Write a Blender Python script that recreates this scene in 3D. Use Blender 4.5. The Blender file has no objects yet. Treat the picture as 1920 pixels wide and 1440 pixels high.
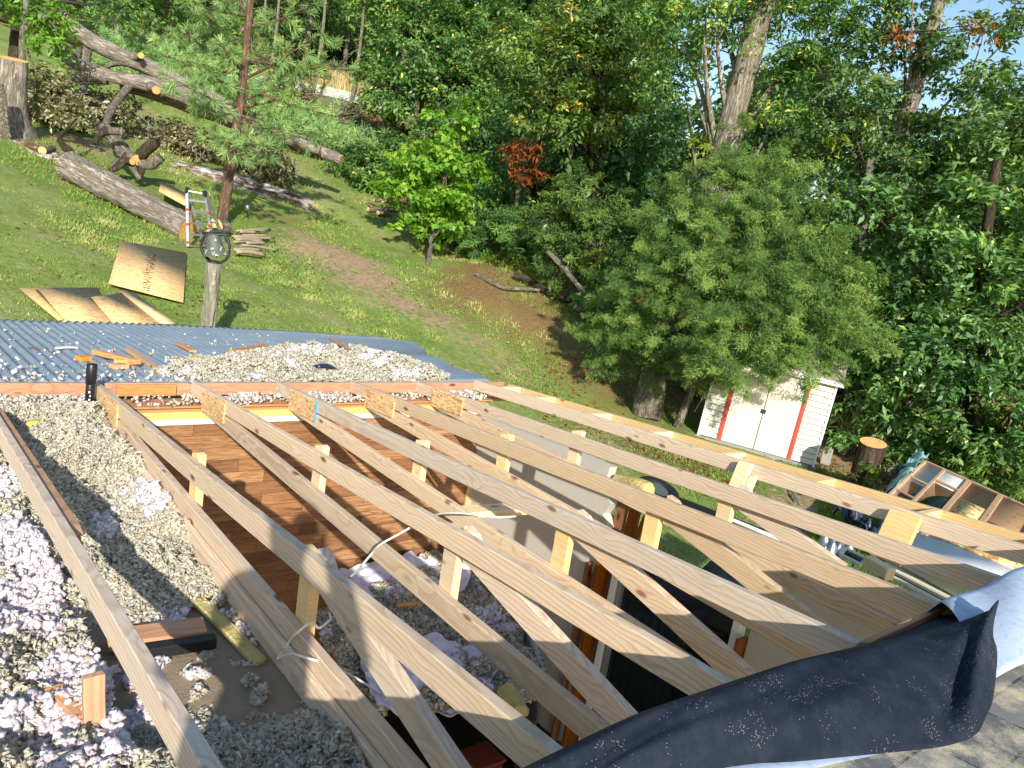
import bpy, bmesh, math, random
import numpy as np
from mathutils import Vector, Matrix
C = bpy.context; S = C.scene; COL = S.collection
rad = math.radians

# ------------------------------------------------------------------ camera
CAM = np.array([-1.1678, -5.3304, 1.4034]); YAW, PITCH, ROLL, F = .7135, .1997, .1649, 1459.45
W0, H0 = 1920, 1440
cy, sy, cp, sp, cr, sr = math.cos(YAW), math.sin(YAW), math.cos(PITCH), math.sin(PITCH), math.cos(ROLL), math.sin(ROLL)
FWD = np.array([sy*cp, cy*cp, -sp]); _r = np.array([cy, -sy, 0.]); _u = np.cross(_r, FWD)
RGT = cr*_r + sr*_u; UPV = -sr*_r + cr*_u
cam = bpy.data.cameras.new('camera'); cam_o = bpy.data.objects.new('camera', cam); COL.objects.link(cam_o)
cam_o.matrix_world = Matrix(((RGT[0], UPV[0], -FWD[0], CAM[0]), (RGT[1], UPV[1], -FWD[1], CAM[1]), (RGT[2], UPV[2], -FWD[2], CAM[2]), (0, 0, 0, 1)))
cam.sensor_width = 36; cam.lens = F/W0*36; cam.clip_start = .03; cam.clip_end = 2000
S.camera = cam_o

# ------------------------------------------------------------------ sky, sun, exposure
SUN = Vector((1., 1.9, -.95)).normalized()
w = bpy.data.worlds.new('World'); S.world = w; w.use_nodes = True
nt = w.node_tree; nt.nodes.clear()
sk = nt.nodes.new('ShaderNodeTexSky'); sk.sky_type = 'NISHITA'; sk.sun_disc = False
el = math.asin(-SUN.z); az = math.atan2(-SUN.x, -SUN.y)
sk.sun_elevation = el; sk.sun_rotation = az; sk.air_density = 1.2; sk.dust_density = .6; sk.ozone_density = 2.5
bg = nt.nodes.new('ShaderNodeBackground'); bg.inputs[1].default_value = .145
ow = nt.nodes.new('ShaderNodeOutputWorld')
nt.links.new(sk.outputs[0], bg.inputs[0]); nt.links.new(bg.outputs[0], ow.inputs[0])
sl = bpy.data.lights.new('sun', 'SUN'); sl.energy = 5.0; sl.angle = rad(.55); sl.color = (1., .945, .845)
so = bpy.data.objects.new('sun', sl); COL.objects.link(so)
so.rotation_euler = SUN.to_track_quat('-Z', 'Y').to_euler(); so.location = (-10, -20, 12)
S.view_settings.view_transform = 'Standard'; S.view_settings.look = 'None'
S.view_settings.exposure = .46; S.view_settings.gamma = 1
S.render.engine = 'CYCLES'
S.cycles.max_bounces = 7; S.cycles.transparent_max_bounces = 6

# ------------------------------------------------------------------ helpers
def ray(px, py):
    d = FWD + (px-W0/2)/F*RGT - (py-H0/2)/F*UPV
    return d/np.linalg.norm(d)
def at(px, py, D):
    """point seen at photo pixel px,py at horizontal distance D metres"""
    d = ray(px, py); return CAM + d*(D/math.hypot(d[0], d[1]))
def onX(px, py, X): d = ray(px, py); return CAM + d*((X-CAM[0])/d[0])
def onY(px, py, Y): d = ray(px, py); return CAM + d*((Y-CAM[1])/d[1])
def onZ(px, py, Z): d = ray(px, py); return CAM + d*((Z-CAM[2])/d[2])

def tag(o, label=None, cat=None, group=None, kind=None):
    if label: o['label'] = label
    if cat: o['category'] = cat
    if group: o['group'] = group
    if kind: o['kind'] = kind
    return o
def thing(name, label, cat, loc=(0, 0, 0), rotz=0, group=None):
    o = bpy.data.objects.new(name, None); COL.objects.link(o)
    o.location = Vector([float(v) for v in loc]); o.rotation_euler = (0, 0, rotz); o.empty_display_size = .1
    return tag(o, label, cat, group)
def link(name, me, mat=None, parent=None, M=None, smooth=False):
    """link mesh as object; M = local matrix (relative to parent)"""
    o = bpy.data.objects.new(name, me); COL.objects.link(o)
    if mat is not None:
        for m in (mat if isinstance(mat, (list, tuple)) else [mat]): me.materials.append(m)
    if parent is not None: o.parent = parent
    if M is not None: o.matrix_local = M
    if smooth:
        me.polygons.foreach_set('use_smooth', np.ones(len(me.polygons), bool))
    return o
def dup(root, parent=None):
    c = root.copy(); COL.objects.link(c)
    if parent is not None: c.parent = parent
    for ch in list(root.children): dup(ch, c)
    return c
def mesh_np(V, Fq, name='m', attr=None, mats=None):
    """V (n,3), Fq (m,k) constant-size faces"""
    me = bpy.data.meshes.new(name); V = np.asarray(V, np.float32); Fq = np.asarray(Fq, np.int32)
    n, k = Fq.shape
    me.vertices.add(len(V)); me.vertices.foreach_set('co', V.ravel())
    me.loops.add(n*k); me.loops.foreach_set('vertex_index', Fq.ravel())
    me.polygons.add(n); me.polygons.foreach_set('loop_start', np.arange(0, n*k, k, dtype=np.int32))
    me.update(calc_edges=True)
    if attr is not None:
        for an, av in attr.items():
            a = me.attributes.new(an, 'FLOAT', 'POINT'); a.data.foreach_set('value', np.asarray(av, np.float32))
    if mats is not None: me.polygons.foreach_set('material_index', np.asarray(mats, np.int32))
    return me
def from_bm(bm, name='m'):
    me = bpy.data.meshes.new(name); bm.normal_update(); bm.to_mesh(me); bm.free(); return me
def add_box(bm, x0, x1, y0, y1, z0, z1, bev=0, M=None):
    v = [bm.verts.new((x, y, z)) for x in (x0, x1) for y in (y0, y1) for z in (z0, z1)]
    q = [(0, 1, 3, 2), (4, 6, 7, 5), (0, 4, 5, 1), (2, 3, 7, 6), (0, 2, 6, 4), (1, 5, 7, 3)]
    f = [bm.faces.new([v[i] for i in a]) for a in q]
    if bev:
        es = list({e for ff in f for e in ff.edges})
        r = bmesh.ops.bevel(bm, geom=es, offset=bev, segments=1, affect='EDGES', profile=.7)
        v = list({vv for ff in r['faces'] for vv in ff.verts})
    if M is not None: bmesh.ops.transform(bm, matrix=M, verts=list(v))
    return v
def box_me(dx, dy, dz, bev=.003, seg=1, warp=0, seed=0, cen=True):
    """box with long axis x, subdivided and slightly warped"""
    bm = bmesh.new(); add_box(bm, 0, dx, -dy/2, dy/2, -dz/2, dz/2, bev)
    if seg > 1:
        for i in range(1, seg):
            bmesh.ops.bisect_plane(bm, geom=bm.verts[:]+bm.edges[:]+bm.faces[:], plane_co=(dx*i/seg, 0, 0), plane_no=(1, 0, 0))
        if warp:
            r = random.Random(seed); a = r.uniform(-1, 1)*warp; b = r.uniform(-1, 1)*warp; p = r.uniform(0, 6)
            for v in bm.verts:
                t = v.co.x/dx; v.co.y += a*math.sin(t*5+p); v.co.z += b*math.sin(t*4+p*2)
    return from_bm(bm)
def frame(p0, p1, up=(0, 0, 1), roll=0):
    """matrix with x axis p0->p1, z close to up"""
    p0 = Vector([float(v) for v in p0]); p1 = Vector([float(v) for v in p1]); x = (p1-p0).normalized(); up = Vector(up)
    if abs(x.dot(up.normalized())) > .98: up = Vector((0, 1, 0))
    y = up.cross(x).normalized(); z = x.cross(y)
    M = Matrix((x, y, z)).transposed().to_4x4(); M.translation = p0
    if roll: M = M @ Matrix.Rotation(roll, 4, 'X')
    return M
_seed = [0]
def beam(name, p0, p1, th, dp, mat, parent=None, up=(0, 0, 1), bev=.0025, seg=10, warp=.003, roll=0):
    """board from p0 to p1 (world), th thick (local y), dp deep (local z)"""
    _seed[0] += 1
    L = (Vector([float(v) for v in p1])-Vector([float(v) for v in p0])).length
    me = box_me(L, th, dp, bev, seg, warp, _seed[0])
    M = frame(p0, p1, up, roll)
    if parent is not None:
        P = Matrix.LocRotScale(parent.location, parent.rotation_euler, None); M = P.inverted() @ M
        return link(name, me, mat, parent, M)
    o = link(name, me, mat); o.matrix_world = M; return o
def prism_me(prof, t0, t1, bev=.0025):
    """polygon profile in local x,z extruded along y from t0 to t1"""
    bm = bmesh.new()
    a = [bm.verts.new((x, t0, z)) for x, z in prof]; b = [bm.verts.new((x, t1, z)) for x, z in prof]
    n = len(prof); bm.faces.new(a); bm.faces.new(b[::-1])
    for i in range(n): bm.faces.new((a[i], b[i], b[(i+1) % n], a[(i+1) % n]))
    bmesh.ops.recalc_face_normals(bm, faces=bm.faces[:])
    if bev: bmesh.ops.bevel(bm, geom=bm.edges[:], offset=bev, segments=1, affect='EDGES')
    return from_bm(bm)
def tube_np(path, radii, n=8, rng=None, rough=0, caps=True):
    """tube along path; returns V, F(quads), cap handled as degenerate fans (quads)"""
    P = np.asarray(path, float); R = np.asarray(radii, float); m = len(P)
    T = np.gradient(P, axis=0); T /= np.linalg.norm(T, axis=1)[:, None]+1e-9
    ref = np.array([0, 0, 1.]) if abs(T[:, 2]).mean() < .8 else np.array([1., 0, 0])
    V = []
    ang = np.linspace(0, 2*np.pi, n, endpoint=False)
    for i in range(m):
        a = np.cross(ref, T[i]); a /= np.linalg.norm(a)+1e-9; b = np.cross(T[i], a)
        rr = R[i]*(1+(rng.uniform(-rough, rough, n) if rng is not None and rough else 0))
        V.append(P[i]+np.outer(np.cos(ang)*rr, a)+np.outer(np.sin(ang)*rr, b))
    V = np.concatenate(V); Fq = []
    for i in range(m-1):
        for j in range(n):
            k = (j+1) % n; Fq.append((i*n+j, i*n+k, (i+1)*n+k, (i+1)*n+j))
    if caps:
        for base, pt, fl in ((0, P[0], 1), ((m-1)*n, P[-1], 0)):
            ci = len(V); V = np.vstack([V, pt])
            for j in range(0, n, 2):
                q = (base+j, base+(j+1) % n, base+(j+2) % n, ci); Fq.append(q[::-1] if fl else q)
    return V, np.array(Fq)
class Acc:
    def __init__(s): s.V = []; s.F = []; s.n = 0; s.A = []; s.M = []
    def add(s, V, Fq, a=0., m=0):
        V = np.asarray(V); Fq = np.asarray(Fq)
        s.V.append(V); s.F.append(Fq+s.n); s.n += len(V); s.A.append(np.full(len(V), a) if np.isscalar(a) else a); s.M.append(np.full(len(Fq), m))
    def mesh(s, name='m', attr='v', org=None):
        V = np.concatenate(s.V)
        if org is not None: V = V-np.asarray(org)
        return mesh_np(V, np.concatenate(s.F), name, {attr: np.concatenate(s.A)}, np.concatenate(s.M))

# ------------------------------------------------------------------ ground height
GP = [(1420,850,16.8),(1610,915,15.5),(1210,785,17.5),(1100,600,21),(800,497,26),(1250,1010,11.0),(940,740,14.5),(700,640,14.5),(1000,690,17),(850,600,18),(600,620,14),(330,580,13.3),(60,560,12.5),(0,440,15),(370,475,18.5),(230,420,18),(110,310,22),(30,245,25),(250,200,38),(550,300,34),(415,420,22),(460,370,26),(680,400,28),(650,460,23),(610,250,42),(600,180,62),(680,165,66),(720,215,55),(100,30,75),(0,40,75),(1000,480,24.5),(1750,930,19),(1900,960,17)]
GX = np.array([tuple(at(*g)) for g in GP]+[(0,4,-1.1),(3,3,-1.5),(-6,4,-.9),(4,-3,-2.6),(6,-5,-2.8),(0,-6,-2.6),(-8,-8,-2),(40,-10,-3.5),(60,10,-3),(70,40,2),(45,25,0),(30,15,-1.2),(10,-15,-3),(30,-30,-4),(80,-40,-5),(-40,20,4),(-30,60,12),(10,120,17),(50,110,16),(90,90,11),(120,40,3),(-90,30,6)])
def _K(a, b):
    d = np.hypot(a[:, None, 0]-b[None, :, 0], a[:, None, 1]-b[None, :, 1]); return d**2*np.log(d+1e-9)
_n = len(GX); _A = np.zeros((_n+3, _n+3)); _A[:_n, :_n] = _K(GX, GX)+8*np.eye(_n); _A[:_n, _n] = 1; _A[:_n, _n+1:] = GX[:, :2]; _A[_n, :_n] = 1; _A[_n+1:, :_n] = GX[:, :2].T
_w = np.linalg.solve(_A, np.r_[GX[:, 2], 0, 0, 0])
def sstep(a, b, x): t = np.clip((x-a)/(b-a), 0, 1); return t*t*(3-2*t)
def gz(q):
    q = np.atleast_2d(np.asarray(q, float))[:, :2]
    z = _K(q, GX)@_w[:_n]+_w[_n]+q@_w[_n+1:]
    r = np.hypot(q[:, 0], q[:, 1]); z = np.where(r > 130, z*0+np.minimum(z, 18), z)
    # cut level under the house
    m = sstep(.35, -.1, q[:, 1])*sstep(3.6, 3.05, q[:, 0])
    return z*(1-m)+np.minimum(z, -2.45)*m
def gnd(px, py, D0=5, D1=140):
    """ground point seen at a photo pixel"""
    d = ray(px, py); h = math.hypot(d[0], d[1]); D = np.linspace(D0, D1, 1400)
    P = CAM+np.outer(D/h, d); z = gz(P); i = np.argmax(P[:, 2] < z)
    if P[i, 2] >= z[i]: i = len(D)-1
    return np.array([P[i, 0], P[i, 1], z[i]])
def dist(p): return math.hypot(p[0]-CAM[0], p[1]-CAM[1])
# ------------------------------------------------------------------ materials
class NT:
    def __init__(s, name):
        s.m = bpy.data.materials.new(name); s.m.use_nodes = True; s.t = s.m.node_tree; s.t.nodes.clear()
        s.o = s.n('OutputMaterial')
    def n(s, ty, **kw):
        nd = s.t.nodes.new('ShaderNode'+ty)
        for k, v in kw.items():
            if k.startswith('i_'): nd.inputs[k[2:].replace('_', ' ')].default_value = v
            else: setattr(nd, k, v)
        return nd
    def l(s, a, b): s.t.links.new(a, b)
    def set(s, sock, v):
        if hasattr(v, 'is_output'): s.l(v, sock)
        else: sock.default_value = v
    def math(s, op, a, b=0., c=0., clamp=False):
        nd = s.n('Math', operation=op, use_clamp=clamp); s.set(nd.inputs[0], a); s.set(nd.inputs[1], b)
        if op in ('MULTIPLY_ADD', 'COMPARE', 'WRAP'): s.set(nd.inputs[2], c)
        return nd.outputs[0]
    def mix(s, f, a, b, bt='MIX'):
        nd = s.n('Mix', data_type='RGBA', blend_type=bt); s.set(nd.inputs[0], f); s.set(nd.inputs[6], a); s.set(nd.inputs[7], b); return nd.outputs[2]
    def ramp(s, f, stops, interp='LINEAR'):
        nd = s.n('ValToRGB'); cr_ = nd.color_ramp; cr_.interpolation = interp
        while len(cr_.elements) < len(stops): cr_.elements.new(.5)
        for e, (p, c) in zip(cr_.elements, stops): e.position = p; e.color = c if len(c) == 4 else (*c, 1)
        s.set(nd.inputs[0], f); return nd.outputs[0]
    def noise(s, vec, scale, detail=3, rough=.55, dist=0):
        nd = s.n('TexNoise'); nd.inputs['Scale'].default_value = scale; nd.inputs['Detail'].default_value = detail
        nd.inputs['Roughness'].default_value = rough; nd.inputs['Distortion'].default_value = dist
        if vec is not None: s.l(vec, nd.inputs['Vector'])
        return nd.outputs[0]
    def vor(s, vec, scale, feat='F1', out='Distance', rnd=1.):
        nd = s.n('TexVoronoi', feature=feat); nd.inputs['Scale'].default_value = scale; nd.inputs['Randomness'].default_value = rnd
        if vec is not None: s.l(vec, nd.inputs['Vector'])
        return nd.outputs[out]
    def obj(s): return s.n('TexCoord').outputs['Object']
    def pos(s): return s.n('NewGeometry').outputs['Position']
    def rnd(s): return s.n('ObjectInfo').outputs['Random']
    def map(s, vec, scale=(1, 1, 1), loc=(0, 0, 0), rot=(0, 0, 0)):
        nd = s.n('Mapping'); s.l(vec, nd.inputs[0]); nd.inputs['Scale'].default_value = scale; nd.inputs['Location'].default_value = loc; nd.inputs['Rotation'].default_value = rot
        return nd.outputs[0]
    def vadd(s, a, b):
        nd = s.n('VectorMath', operation='ADD'); s.set(nd.inputs[0], a); s.set(nd.inputs[1], b); return nd.outputs[0]
    def bump(s, h, st=.3, d=.01):
        nd = s.n('Bump'); nd.inputs['Strength'].default_value = st; nd.inputs['Distance'].default_value = d; s.l(h, nd.inputs['Height']); return nd.outputs[0]
    def bsdf(s, col, rough=.7, metal=0, spec=.3, nor=None, **kw):
        b = s.n('BsdfPrincipled'); s.set(b.inputs['Base Color'], col if hasattr(col, 'is_output') or len(col) == 4 else (*col, 1)); s.set(b.inputs['Roughness'], rough)
        s.set(b.inputs['Metallic'], metal); s.set(b.inputs['Specular IOR Level'], spec)
        if nor is not None: s.l(nor, b.inputs['Normal'])
        return b.outputs[0]
    def done(s, sh): s.l(sh, s.o.inputs[0]); return s.m
def rgb(r, g, b): return tuple(((v/255)/12.92 if v/255 <= .04045 else ((v/255+.055)/1.055)**2.4) for v in (r, g, b))+(1,)

def wood(name, light, dark, knot, rough=.62, ringf=70., grime=.12, tint=None, warm=None):
    t = NT(name); o = t.obj(); r = t.rnd()
    off = t.n('CombineXYZ'); t.l(t.math('MULTIPLY', r, 37.), off.inputs[0]); t.l(t.math('MULTIPLY', r, 5.3), off.inputs[1]); t.l(t.math('MULTIPLY_ADD', r, 3.1, 1.), off.inputs[2])
    v = t.vadd(o, off.outputs[0])
    sx = t.n('SeparateXYZ'); t.l(o, sx.inputs[0])
    # knots: stretched voronoi
    kv = t.map(v, (4.6, 12, 12)); kn = t.n('TexVoronoi', feature='F1'); kn.inputs['Scale'].default_value = 1.; t.l(kv, kn.inputs['Vector'])
    kd = kn.outputs['Distance']
    bulge = t.math('EXPONENT', t.math('MULTIPLY', t.math('MULTIPLY', kd, kd), -9.))
    # rings around a pith that wanders outside the board
    lo = t.noise(t.map(v, (.8, 3, 3)), 1.0, 2, .5)
    fi = t.noise(t.map(v, (2.5, 14, 14)), 1.0, 2, .5)
    py_ = t.math('ADD', sx.outputs[1], t.math('MULTIPLY_ADD', r, .14, -.12)); pz_ = t.math('ADD', sx.outputs[2], t.math('MULTIPLY_ADD', t.math('FRACT', t.math('MULTIPLY', r, 7.7)), .16, -.02))
    rr = t.math('SQRT', t.math('ADD', t.math('MULTIPLY', py_, py_), t.math('MULTIPLY', pz_, pz_)))
    rr = t.math('ADD', rr, t.math('MULTIPLY', lo, .085)); rr = t.math('ADD', rr, t.math('MULTIPLY', fi, .012)); rr = t.math('ADD', rr, t.math('MULTIPLY', bulge, .028))
    ph = t.math('FRACT', t.math('MULTIPLY', rr, ringf*2.2))
    line = t.ramp(ph, [(0, (0, 0, 0)), (.45, (.25, .25, .25)), (.82, (1, 1, 1)), (.93, (.6, .6, .6)), (1, (0, 0, 0))])
    fib = t.noise(t.map(v, (6, 160, 160)), 1.0, 3, .6)
    amt = t.math('MULTIPLY', line, t.math('MULTIPLY_ADD', lo, .9, .1))
    col = t.mix(t.math('MULTIPLY', amt, .68), light, dark)
    col = t.mix(t.math('MULTIPLY', t.math('SUBTRACT', fib, .45, clamp=True), 1.1, clamp=True), col, dark)
    soft = t.math('MULTIPLY', t.math('SUBTRACT', .19, kd, clamp=True), 14., clamp=True)
    kc = t.n('SeparateColor'); t.l(kn.outputs['Color'], kc.inputs[0]); keep = t.math('GREATER_THAN', kc.outputs[0], .42); soft = t.math('MULTIPLY', soft, keep)
    col = t.mix(t.math('MULTIPLY', soft, .8), col, knot)
    core = t.math('MULTIPLY', t.math('SUBTRACT', .09, kd, clamp=True), 25., clamp=True)
    core = t.math('MULTIPLY', core, keep)
    col = t.mix(t.math('MULTIPLY', core, .7), col, tuple(c*.35 for c in knot[:3])+(1,))
    if warm is not None:
        wf = t.math('MULTIPLY', t.math('SUBTRACT', t.noise(t.map(v, (1.2, 1, 1)), 2., 3), .5, clamp=True), 3.5, clamp=True)
        col = t.mix(wf, col, warm)
    g = t.noise(t.map(v, (3, 9, 9)), 2., 5, .7)
    col = t.mix(t.math('MULTIPLY', t.math('SUBTRACT', g, .52, clamp=True), grime*10, clamp=True), col, tuple(c*.55 for c in light[:3])+(1,))
    # board to board tone
    hs = t.n('HueSaturation'); t.l(col, hs.inputs['Color']); t.l(t.math('MULTIPLY_ADD', t.math('FRACT', t.math('MULTIPLY', r, 13.3)), .26, .86), hs.inputs['Value']); t.l(t.math('MULTIPLY_ADD', t.math('FRACT', t.math('MULTIPLY', r, 5.9)), .35, .8), hs.inputs['Saturation'])
    h = t.math('ADD', t.math('MULTIPLY', line, -.5), fib)
    return t.done(t.bsdf(hs.outputs[0], rough, spec=.25, nor=t.bump(h, .35, .002)))
def plain(name, col, rough=.6, metal=0, spec=.4, nscale=0, namt=.15, bump=0, bscale=60):
    t = NT(name); c = col if len(col) == 4 else (*col, 1)
    cc = c
    if nscale:
        f = t.noise(t.obj(), nscale, 4, .6); cc = t.mix(t.math('MULTIPLY', t.math('SUBTRACT', f, .4, clamp=True), namt*5, clamp=True), c, tuple(v*.55 for v in c[:3])+(1,))
    nor = t.bump(t.noise(t.obj(), bscale, 3), bump, .01) if bump else None
    return t.done(t.bsdf(cc, rough, metal, spec, nor))
M = {}
M['pine'] = wood('new_pine', rgb(222, 199, 168), rgb(164, 122, 92), rgb(128, 76, 46), ringf=26, grime=.07)
M['pine2'] = wood('bright_pine', rgb(238, 208, 158), rgb(208, 162, 104), rgb(150, 96, 54), ringf=22, grime=.05)
M['oldwood'] = wood('old_orange_wood', rgb(204, 146, 96), rgb(136, 82, 46), rgb(90, 50, 28), ringf=24, grime=.12)
M['scrap'] = wood('scrap_wood', rgb(222, 160, 98), rgb(180, 110, 60), rgb(120, 66, 36), ringf=24, grime=.12)
M['foamwood'] = wood('plate_wood', rgb(222, 184, 128), rgb(184, 132, 78), rgb(140, 84, 44), ringf=18, grime=.12, warm=rgb(236, 206, 146))
M['stain'] = wood('stained_trim', rgb(150, 88, 40), rgb(96, 50, 22), rgb(60, 30, 14), ringf=22)
def osb(name, a, b, c, sc=1.):
    t = NT(name); o = t.obj(); r = t.rnd()
    acc = None; hh = None
    base = t.vadd(o, r)
    cols = []
    for i, ang in enumerate((.3, 1.2, 2.2)):
        v = t.map(base, (14*sc, 70*sc, 70*sc), (i*3.1, i, 0), (0, 0, ang)); n = t.n('TexVoronoi', feature='F1', distance='CHEBYCHEV'); n.inputs['Scale'].default_value = 1.; t.l(v, n.inputs['Vector']); cols.append(n.outputs['Color'])
    m1 = t.mix(t.math('GREATER_THAN', t.noise(t.map(base, (1, 1, 1), (5, 0, 0)), 38*sc, 2), .5), cols[0], cols[1])
    m2 = t.mix(t.math('GREATER_THAN', t.noise(base, 30*sc, 2), .52), m1, cols[2])
    s = t.n('SeparateColor'); t.l(m2, s.inputs[0])
    col = t.ramp(s.outputs[0], [(0, c), (.25, b), (.7, a), (1, tuple(min(1, v*1.25) for v in a[:3])+(1,))])
    return t.done(t.bsdf(col, .7, spec=.25, nor=t.bump(s.outputs[1], .3, .002)))
M['osb'] = osb('osb', rgb(228, 190, 136), rgb(212, 170, 114), rgb(176, 132, 84), .8)
M['frame'] = wood('frame_wood', rgb(210, 172, 132), rgb(164, 118, 80), rgb(110, 70, 44), ringf=24)
M['osb2'] = osb('osb_bright', rgb(246, 220, 160), rgb(226, 180, 106), rgb(160, 108, 56), .35)
M['osb_gusset'] = osb('osb_gusset', rgb(224, 190, 140), rgb(206, 166, 114), rgb(160, 116, 72), 1.2)

# leaves: attribute v picks the hue
def leafmat(name, stops, rough=.45, trans=.3, spec=.45):
    t = NT(name); a = t.n('Attribute', attribute_name='v'); r = t.rnd()
    col = t.ramp(a.outputs['Fac'], stops)
    hs = t.n('HueSaturation'); t.l(col, hs.inputs['Color']); t.l(t.math('MULTIPLY_ADD', r, .03, .485), hs.inputs['Hue']); t.l(t.math('MULTIPLY_ADD', r, .3, .85), hs.inputs['Value'])
    b = t.n('BsdfPrincipled'); t.l(hs.outputs[0], b.inputs['Base Color']); b.inputs['Roughness'].default_value = rough; b.inputs['Specular IOR Level'].default_value = spec
    tr = t.n('BsdfTranslucent'); g = t.mix(1., hs.outputs[0], (1.3, 1.5, .55, 1), 'MULTIPLY'); t.l(g, tr.inputs[0])
    ms = t.n('MixShader'); ms.inputs[0].default_value = trans; t.l(b.outputs[0], ms.inputs[1]); t.l(tr.outputs[0], ms.inputs[2])
    return t.done(ms.outputs[0])
M['leaf_oak'] = leafmat('leaf_oak', [(0, (0.069, 0.148, 0.043)), (.5, (0.143, 0.262, 0.063)), (.85, (0.241, 0.367, 0.084)), (.97, (0.462, 0.504, 0.097)), (1, (0.831, 0.631, 0.119))])
M['leaf_dark'] = leafmat('leaf_dark', [(0, (0.073, 0.161, 0.056)), (.6, (0.153, 0.293, 0.089)), (.93, (0.260, 0.421, 0.111)), (1, (0.640, 0.776, 0.168))], rough=.38, spec=.55)
M['leaf_maple'] = leafmat('leaf_maple', [(0, (0.120, 0.231, 0.022)), (.6, (0.198, 0.347, 0.035)), (1, (0.339, 0.462, 0.059))], trans=.4)
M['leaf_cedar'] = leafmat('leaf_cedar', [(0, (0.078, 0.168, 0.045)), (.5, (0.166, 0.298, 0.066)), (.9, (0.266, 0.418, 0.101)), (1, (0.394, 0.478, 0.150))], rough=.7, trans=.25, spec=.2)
M['leaf_pine'] = leafmat('leaf_pine', [(0, (0.145, 0.253, 0.091)), (.6, (0.275, 0.430, 0.146)), (1, (0.485, 0.593, 0.196))], rough=.5, trans=.25)
M['leaf_yel'] = leafmat('leaf_yellow', [(0, (.16, .26, .03)), (.6, (.28, .36, .04)), (1, (.42, .40, .05))], trans=.4)
M['leaf_brown'] = leafmat('leaf_brown', [(0, (.12, .05, .018)), (.5, (.28, .10, .025)), (1, (.42, .18, .05))], trans=.2, spec=.2)
M['leaf_wilt'] = leafmat('leaf_wilted', [(0, (.14, .13, .06)), (.5, (.30, .28, .15)), (1, (.52, .48, .32))], trans=.2, spec=.2)
M['grass'] = leafmat('grass_blades', [(0, (0.144, 0.231, 0.043)), (.45, (0.230, 0.322, 0.061)), (.75, (0.388, 0.398, 0.130)), (1, (0.661, 0.581, 0.290))], trans=.3, spec=.2, rough=.6)
M['straw'] = leafmat('dry_grass', [(0, (.34, .26, .12)), (.5, (.56, .45, .23)), (1, (.72, .60, .36))], trans=.3, spec=.15, rough=.7)
def bark(name, a, b, sc=1., lich=None):
    t = NT(name); o = t.obj(); v = t.map(o, (sc, sc, sc*.16))
    n1 = t.noise(v, 12, 5, .65, 1.2); e = t.ramp(n1, [(.40, (0, 0, 0)), (.49, (.5, .5, .5)), (.58, (1, 1, 1))]); se = t.n('SeparateColor'); t.l(e, se.inputs[0]); e = se.outputs[0]
    fi = t.noise(t.map(o, (1, 1, .35)), 55*sc, 3, .7); f = t.noise(o, 3.5*sc, 5, .65)
    col = t.mix(t.math('MULTIPLY_ADD', fi, .5, t.math('MULTIPLY', e, .6), clamp=True), b, a); col = t.mix(t.math('MULTIPLY', t.math('SUBTRACT', f, .5, clamp=True), 3.5, clamp=True), col, lich or tuple(c*.6 for c in a[:3])+(1,))
    h = t.math('ADD', e, t.math('MULTIPLY', fi, .4))
    return t.done(t.bsdf(col, .9, spec=.15, nor=t.bump(h, .9, .035)))
M['bark'] = bark('bark_grey', rgb(164, 154, 136), rgb(58, 48, 40), 1.3, rgb(120, 124, 104))
M['bark_oak'] = bark('bark_oak', rgb(184, 172, 156), rgb(64, 52, 42), 1.25, rgb(140, 140, 124))
M['bark_pine'] = bark('bark_pine', rgb(140, 116, 96), rgb(78, 58, 46), 1.3)
M['bark_dark'] = bark('bark_dark', rgb(96, 82, 66), rgb(44, 36, 30), 1.)
def endgrain():
    t = NT('cut_end'); o = t.obj(); n = t.n('TexWave', wave_type='RINGS', rings_direction='Z'); n.inputs['Scale'].default_value = 14; n.inputs['Distortion'].default_value = 2.5; n.inputs['Detail'].default_value = 2; t.l(o, n.inputs['Vector'])
    col = t.mix(n.outputs['Fac'], rgb(238, 196, 130), rgb(214, 158, 92)); f = t.noise(o, 9, 3)
    col = t.mix(t.math('MULTIPLY', t.math('SUBTRACT', f, .5, clamp=True), 3., clamp=True), col, rgb(176, 104, 52))
    return t.done(t.bsdf(col, .8, spec=.2))
M['cut'] = endgrain()
M['cut2'] = plain('cut_orange', rgb(226, 160, 96), .8, nscale=20, namt=.15)

# insulation
def insul(name, stops, tr=.0):
    t = NT(name); a = t.n('Attribute', attribute_name='v'); col = t.ramp(a.outputs['Fac'], stops)
    f = t.noise(t.pos(), 230, 3, .75); col = t.mix(t.math('MULTIPLY', t.math('SUBTRACT', f, .45, clamp=True), 1.8, clamp=True), col, t.mix(.2, col, (.05, .045, .03, 1)))
    b = t.bsdf(col, .98, spec=.03, nor=t.bump(f, .3, .003)); tr = t.n('BsdfTranslucent'); t.l(col, tr.inputs[0]); ms = t.n('MixShader'); ms.inputs[0].default_value = .35; t.l(b, ms.inputs[1]); t.l(tr.outputs[0], ms.inputs[2]); return t.done(ms.outputs[0])
M['ins'] = insul('blown_insulation', [(0, rgb(184, 177, 156)), (.45, rgb(214, 207, 186)), (.8, rgb(227, 221, 202)), (1, rgb(240, 236, 222))])
M['fluff'] = insul('white_pink_insulation', [(0, rgb(222, 206, 212)), (.5, rgb(242, 232, 236)), (1, rgb(252, 249, 249))])
M['dust'] = plain('dusty_ceiling_board', rgb(150, 134, 112), .95, spec=.05, nscale=12, namt=.25, bump=.4, bscale=60)
M['batt'] = plain('yellow_batt', rgb(198, 182, 120), .95, spec=.05, nscale=14, namt=.25, bump=1., bscale=50)
M['plastic_w'] = plain('white_cloth', rgb(214, 210, 226), .8, nscale=9, namt=.08, bump=1., bscale=14)

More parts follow.
